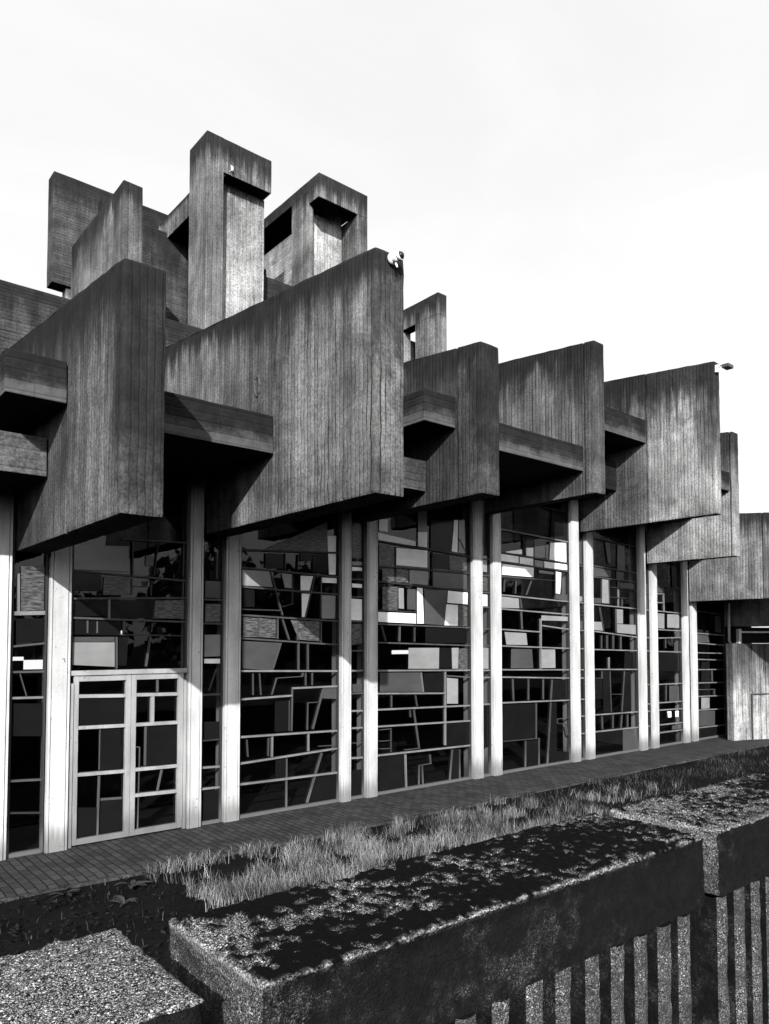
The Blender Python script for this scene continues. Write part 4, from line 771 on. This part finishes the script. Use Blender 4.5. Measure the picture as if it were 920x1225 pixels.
# ------------------------------------------------------------------ parapet in the foreground: three precast lengths
YN, YFAR, ZT = 1.335, 1.805, 1.80
def coping(x0, x1, seed, zt, dens, yn=YN, yf=YFAR, low=1.56, res=.0075):
    """fascia block as a fine grid skin: worn arrises, moss cushions raised on the top"""
    bm = bmesh.new(); ly = bm.verts.layers.float.new('moss'); lw_ = bm.verts.layers.float.new('worn')
    prof = []   # around the section: from under the far side, up, over the top, down the near face
    def seg(p, q, n): 
        for k in range(n): prof.append((p[0] + (q[0] - p[0]) * k / n, p[1] + (q[1] - p[1]) * k / n))
    nt_ = int((yf - yn) / res)
    seg((yf, low), (yf, zt), 12); seg((yf, zt), (yn, zt), nt_); seg((yn, zt), (yn, low), int((zt - low) / res)); prof.append((yn, low))
    nx = int((x1 - x0) / res)
    rows = []
    for i in range(nx + 1):
        x = x0 + (x1 - x0) * i / nx; row = []
        for y, z in prof:
            topf = z >= zt - 1e-6
            dE = min(x - x0, x1 - x)
            p = Vector((x * 1.0 + seed * 3.1, y, z))
            m = 0.0
            q = noise.fractal(p * 3.4, .9, 2.1, 4) * .7 + noise.fractal(p * 26, .8, 2.0, 4) * .8
            m = max(0.0, min(1.0, (q + dens) * 6))
            if not topf: m *= max(0.0, 1 - (zt - z) / .05) * .8
            lift = (noise.fractal(p * 45, .8, 2, 3) * .0035 + noise.noise(p * 6) * .004)
            if topf: lift += m * (.009 + .008 * noise.noise(p * 60))
            # worn arris
            ex = 0.0
            dn = min(y - yn, yf - y) if topf else (zt - z if abs(y - yn) < 1e-6 or abs(y - yf) < 1e-6 else 1)
            if dn < .03: ex = (1 - dn / .03) ** 2 * (.008 + .012 * max(0, noise.noise(p * 22)))
            if dE < .03: ex = max(ex, (1 - dE / .03) ** 2 * (.008 + .012 * max(0, noise.noise(p * 22 + Vector((5, 0, 0))))))
            yy, zz, xx = y, z, x
            if topf: zz += lift - ex
            elif abs(y - yn) < 1e-6: yy += -lift * .6 + ex
            else: yy += lift * .6 - ex
            v = bm.verts.new((xx, yy, zz)); v[ly] = m if topf or m > .05 else 0.0
            wn_ = max(0.0, 1 - min(dn, dE if topf else 9) / .009) * max(0, min(1, .55 + 1.6 * noise.noise(p * 30) + .8 * noise.noise(p * 7))) if (dn < .009 or (topf and dE < .009)) else 0.0
            v[lw_] = wn_; v[ly] *= 1 - wn_
            row.append(v)
        rows.append(row)
    for a, b in zip(rows, rows[1:]):
        for k in range(len(prof) - 1): 
            f = bm.faces.new((a[k], b[k], b[k + 1], a[k + 1])); f.smooth = True
            zc = (prof[k][1] + prof[k + 1][1]) / 2
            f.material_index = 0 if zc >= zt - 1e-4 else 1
    # end caps as grids: rows across from near to far profile
    for row, sgn in ((rows[0], 1), (rows[-1], -1)):
        f = bm.faces.new(row if sgn > 0 else row[::-1]); f.material_index = 2
    f = bm.faces.new([rows[0][0], rows[-1][0], rows[-1][-1], rows[0][-1]]); f.material_index = 1
    return bm
AGG_END = aggregate('pale_aggregate_end', .42, .85, .07)
def parapet(x0, x1, seed, zt, dens, label, ribs=True):
    o_ = ((x0 + x1) / 2, (YN + YFAR) / 2, .85)
    e = empty('parapet_wall', o_); tag(e, label, 'wall', 'lengths of the mossy precast parapet')
    bm = coping(x0, x1, seed, zt, dens)
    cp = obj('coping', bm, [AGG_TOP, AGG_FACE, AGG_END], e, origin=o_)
    bm = bmesh.new(); box(bm, x0 + .02, x1 - .02, YN + .115, YFAR - .04, .2, 1.556)
    x = x0 + .03
    while x < x1 - .08:
        wd = .07 + .012 * random.random(); f_ = YN + .012 + .008 * random.random()
        sec = [(x, YN + .116), (x + .006, f_ + .02), (x + .018, f_ + .003), (x + wd * .5, f_), (x + wd - .018, f_ + .004), (x + wd - .006, f_ + .022), (x + wd, YN + .116)]
        zt_ = 1.553 - .02 * random.random()
        lo_ = [bm.verts.new((px, py, .2)) for px, py in sec]; hi_ = [bm.verts.new((px, py, zt_)) for px, py in sec]
        for q in range(len(sec) - 1): bm.faces.new((lo_[q], lo_[q + 1], hi_[q + 1], hi_[q]))
        bm.faces.new(hi_); x += .138
    roughen(bm, .06, .005, 18, seed)
    bm.normal_update()
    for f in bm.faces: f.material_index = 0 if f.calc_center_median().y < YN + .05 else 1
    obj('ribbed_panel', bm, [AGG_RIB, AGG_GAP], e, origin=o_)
AGG_GAP = aggregate('shaded_gap_aggregate', .55, 1.1, .014)  # dark gap concrete: shade between the ribs put into the colour
AGG_RIB = aggregate('rib_aggregate', .4, .85, .08)
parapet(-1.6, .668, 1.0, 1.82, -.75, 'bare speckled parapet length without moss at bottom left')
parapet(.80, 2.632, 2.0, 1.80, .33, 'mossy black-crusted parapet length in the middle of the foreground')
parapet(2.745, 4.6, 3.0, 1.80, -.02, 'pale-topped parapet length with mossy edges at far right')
# street side
tag(sheet('pavement', KERB, -30, 40, -6, 1.30, .86), kind='structure')
bm = bmesh.new(); box(bm, -30, 40, 1.30, 1.90, -.1, .858)
tag(obj('retaining_base', bm, KERB), 'low concrete base carrying the parapet lengths', 'wall')

# far side of the street behind the camera: an unseen dark wood, put in for the lower panes to reflect
t = NT('wood_foliage'); gi = t.n('ShaderNodeNewGeometry')
WOOD = t.done(t.ramp(gi.outputs['Random Per Island'], 0, 1, .03, .1), .7, .3)
rw = random.Random(11); bm = bmesh.new()
for k in range(42):
    cx = rw.uniform(-20, 75); cy = rw.uniform(-26, -14); R = rw.uniform(2.2, 3.6); H = rw.uniform(5.5, 9.0)
    tube(bm, [(cx, cy, -.1), (cx + .1, cy, H * .4), (cx, cy + .1, H * .7)], .16, 6)
    for q in range(420):
        d = Vector((rw.gauss(0, 1), rw.gauss(0, 1), rw.gauss(0, 1))).normalized() * rw.random() ** .4
        c = Vector((cx + d.x * R, cy + d.y * R, H * .58 + d.z * H * .44))
        a = Vector((rw.gauss(0, 1), rw.gauss(0, 1), rw.gauss(0, 1))).normalized(); b = a.orthogonal().normalized(); s = rw.uniform(.25, .5)
        bm.faces.new([bm.verts.new(c + a * s), bm.verts.new(c + b * s * .6), bm.verts.new(c - a * s), bm.verts.new(c - b * s * .6)])
tag(obj('wood', bm, WOOD), 'unseen dark mass of leafy trees, there for the window glass to mirror', 'wood', kind='stuff')
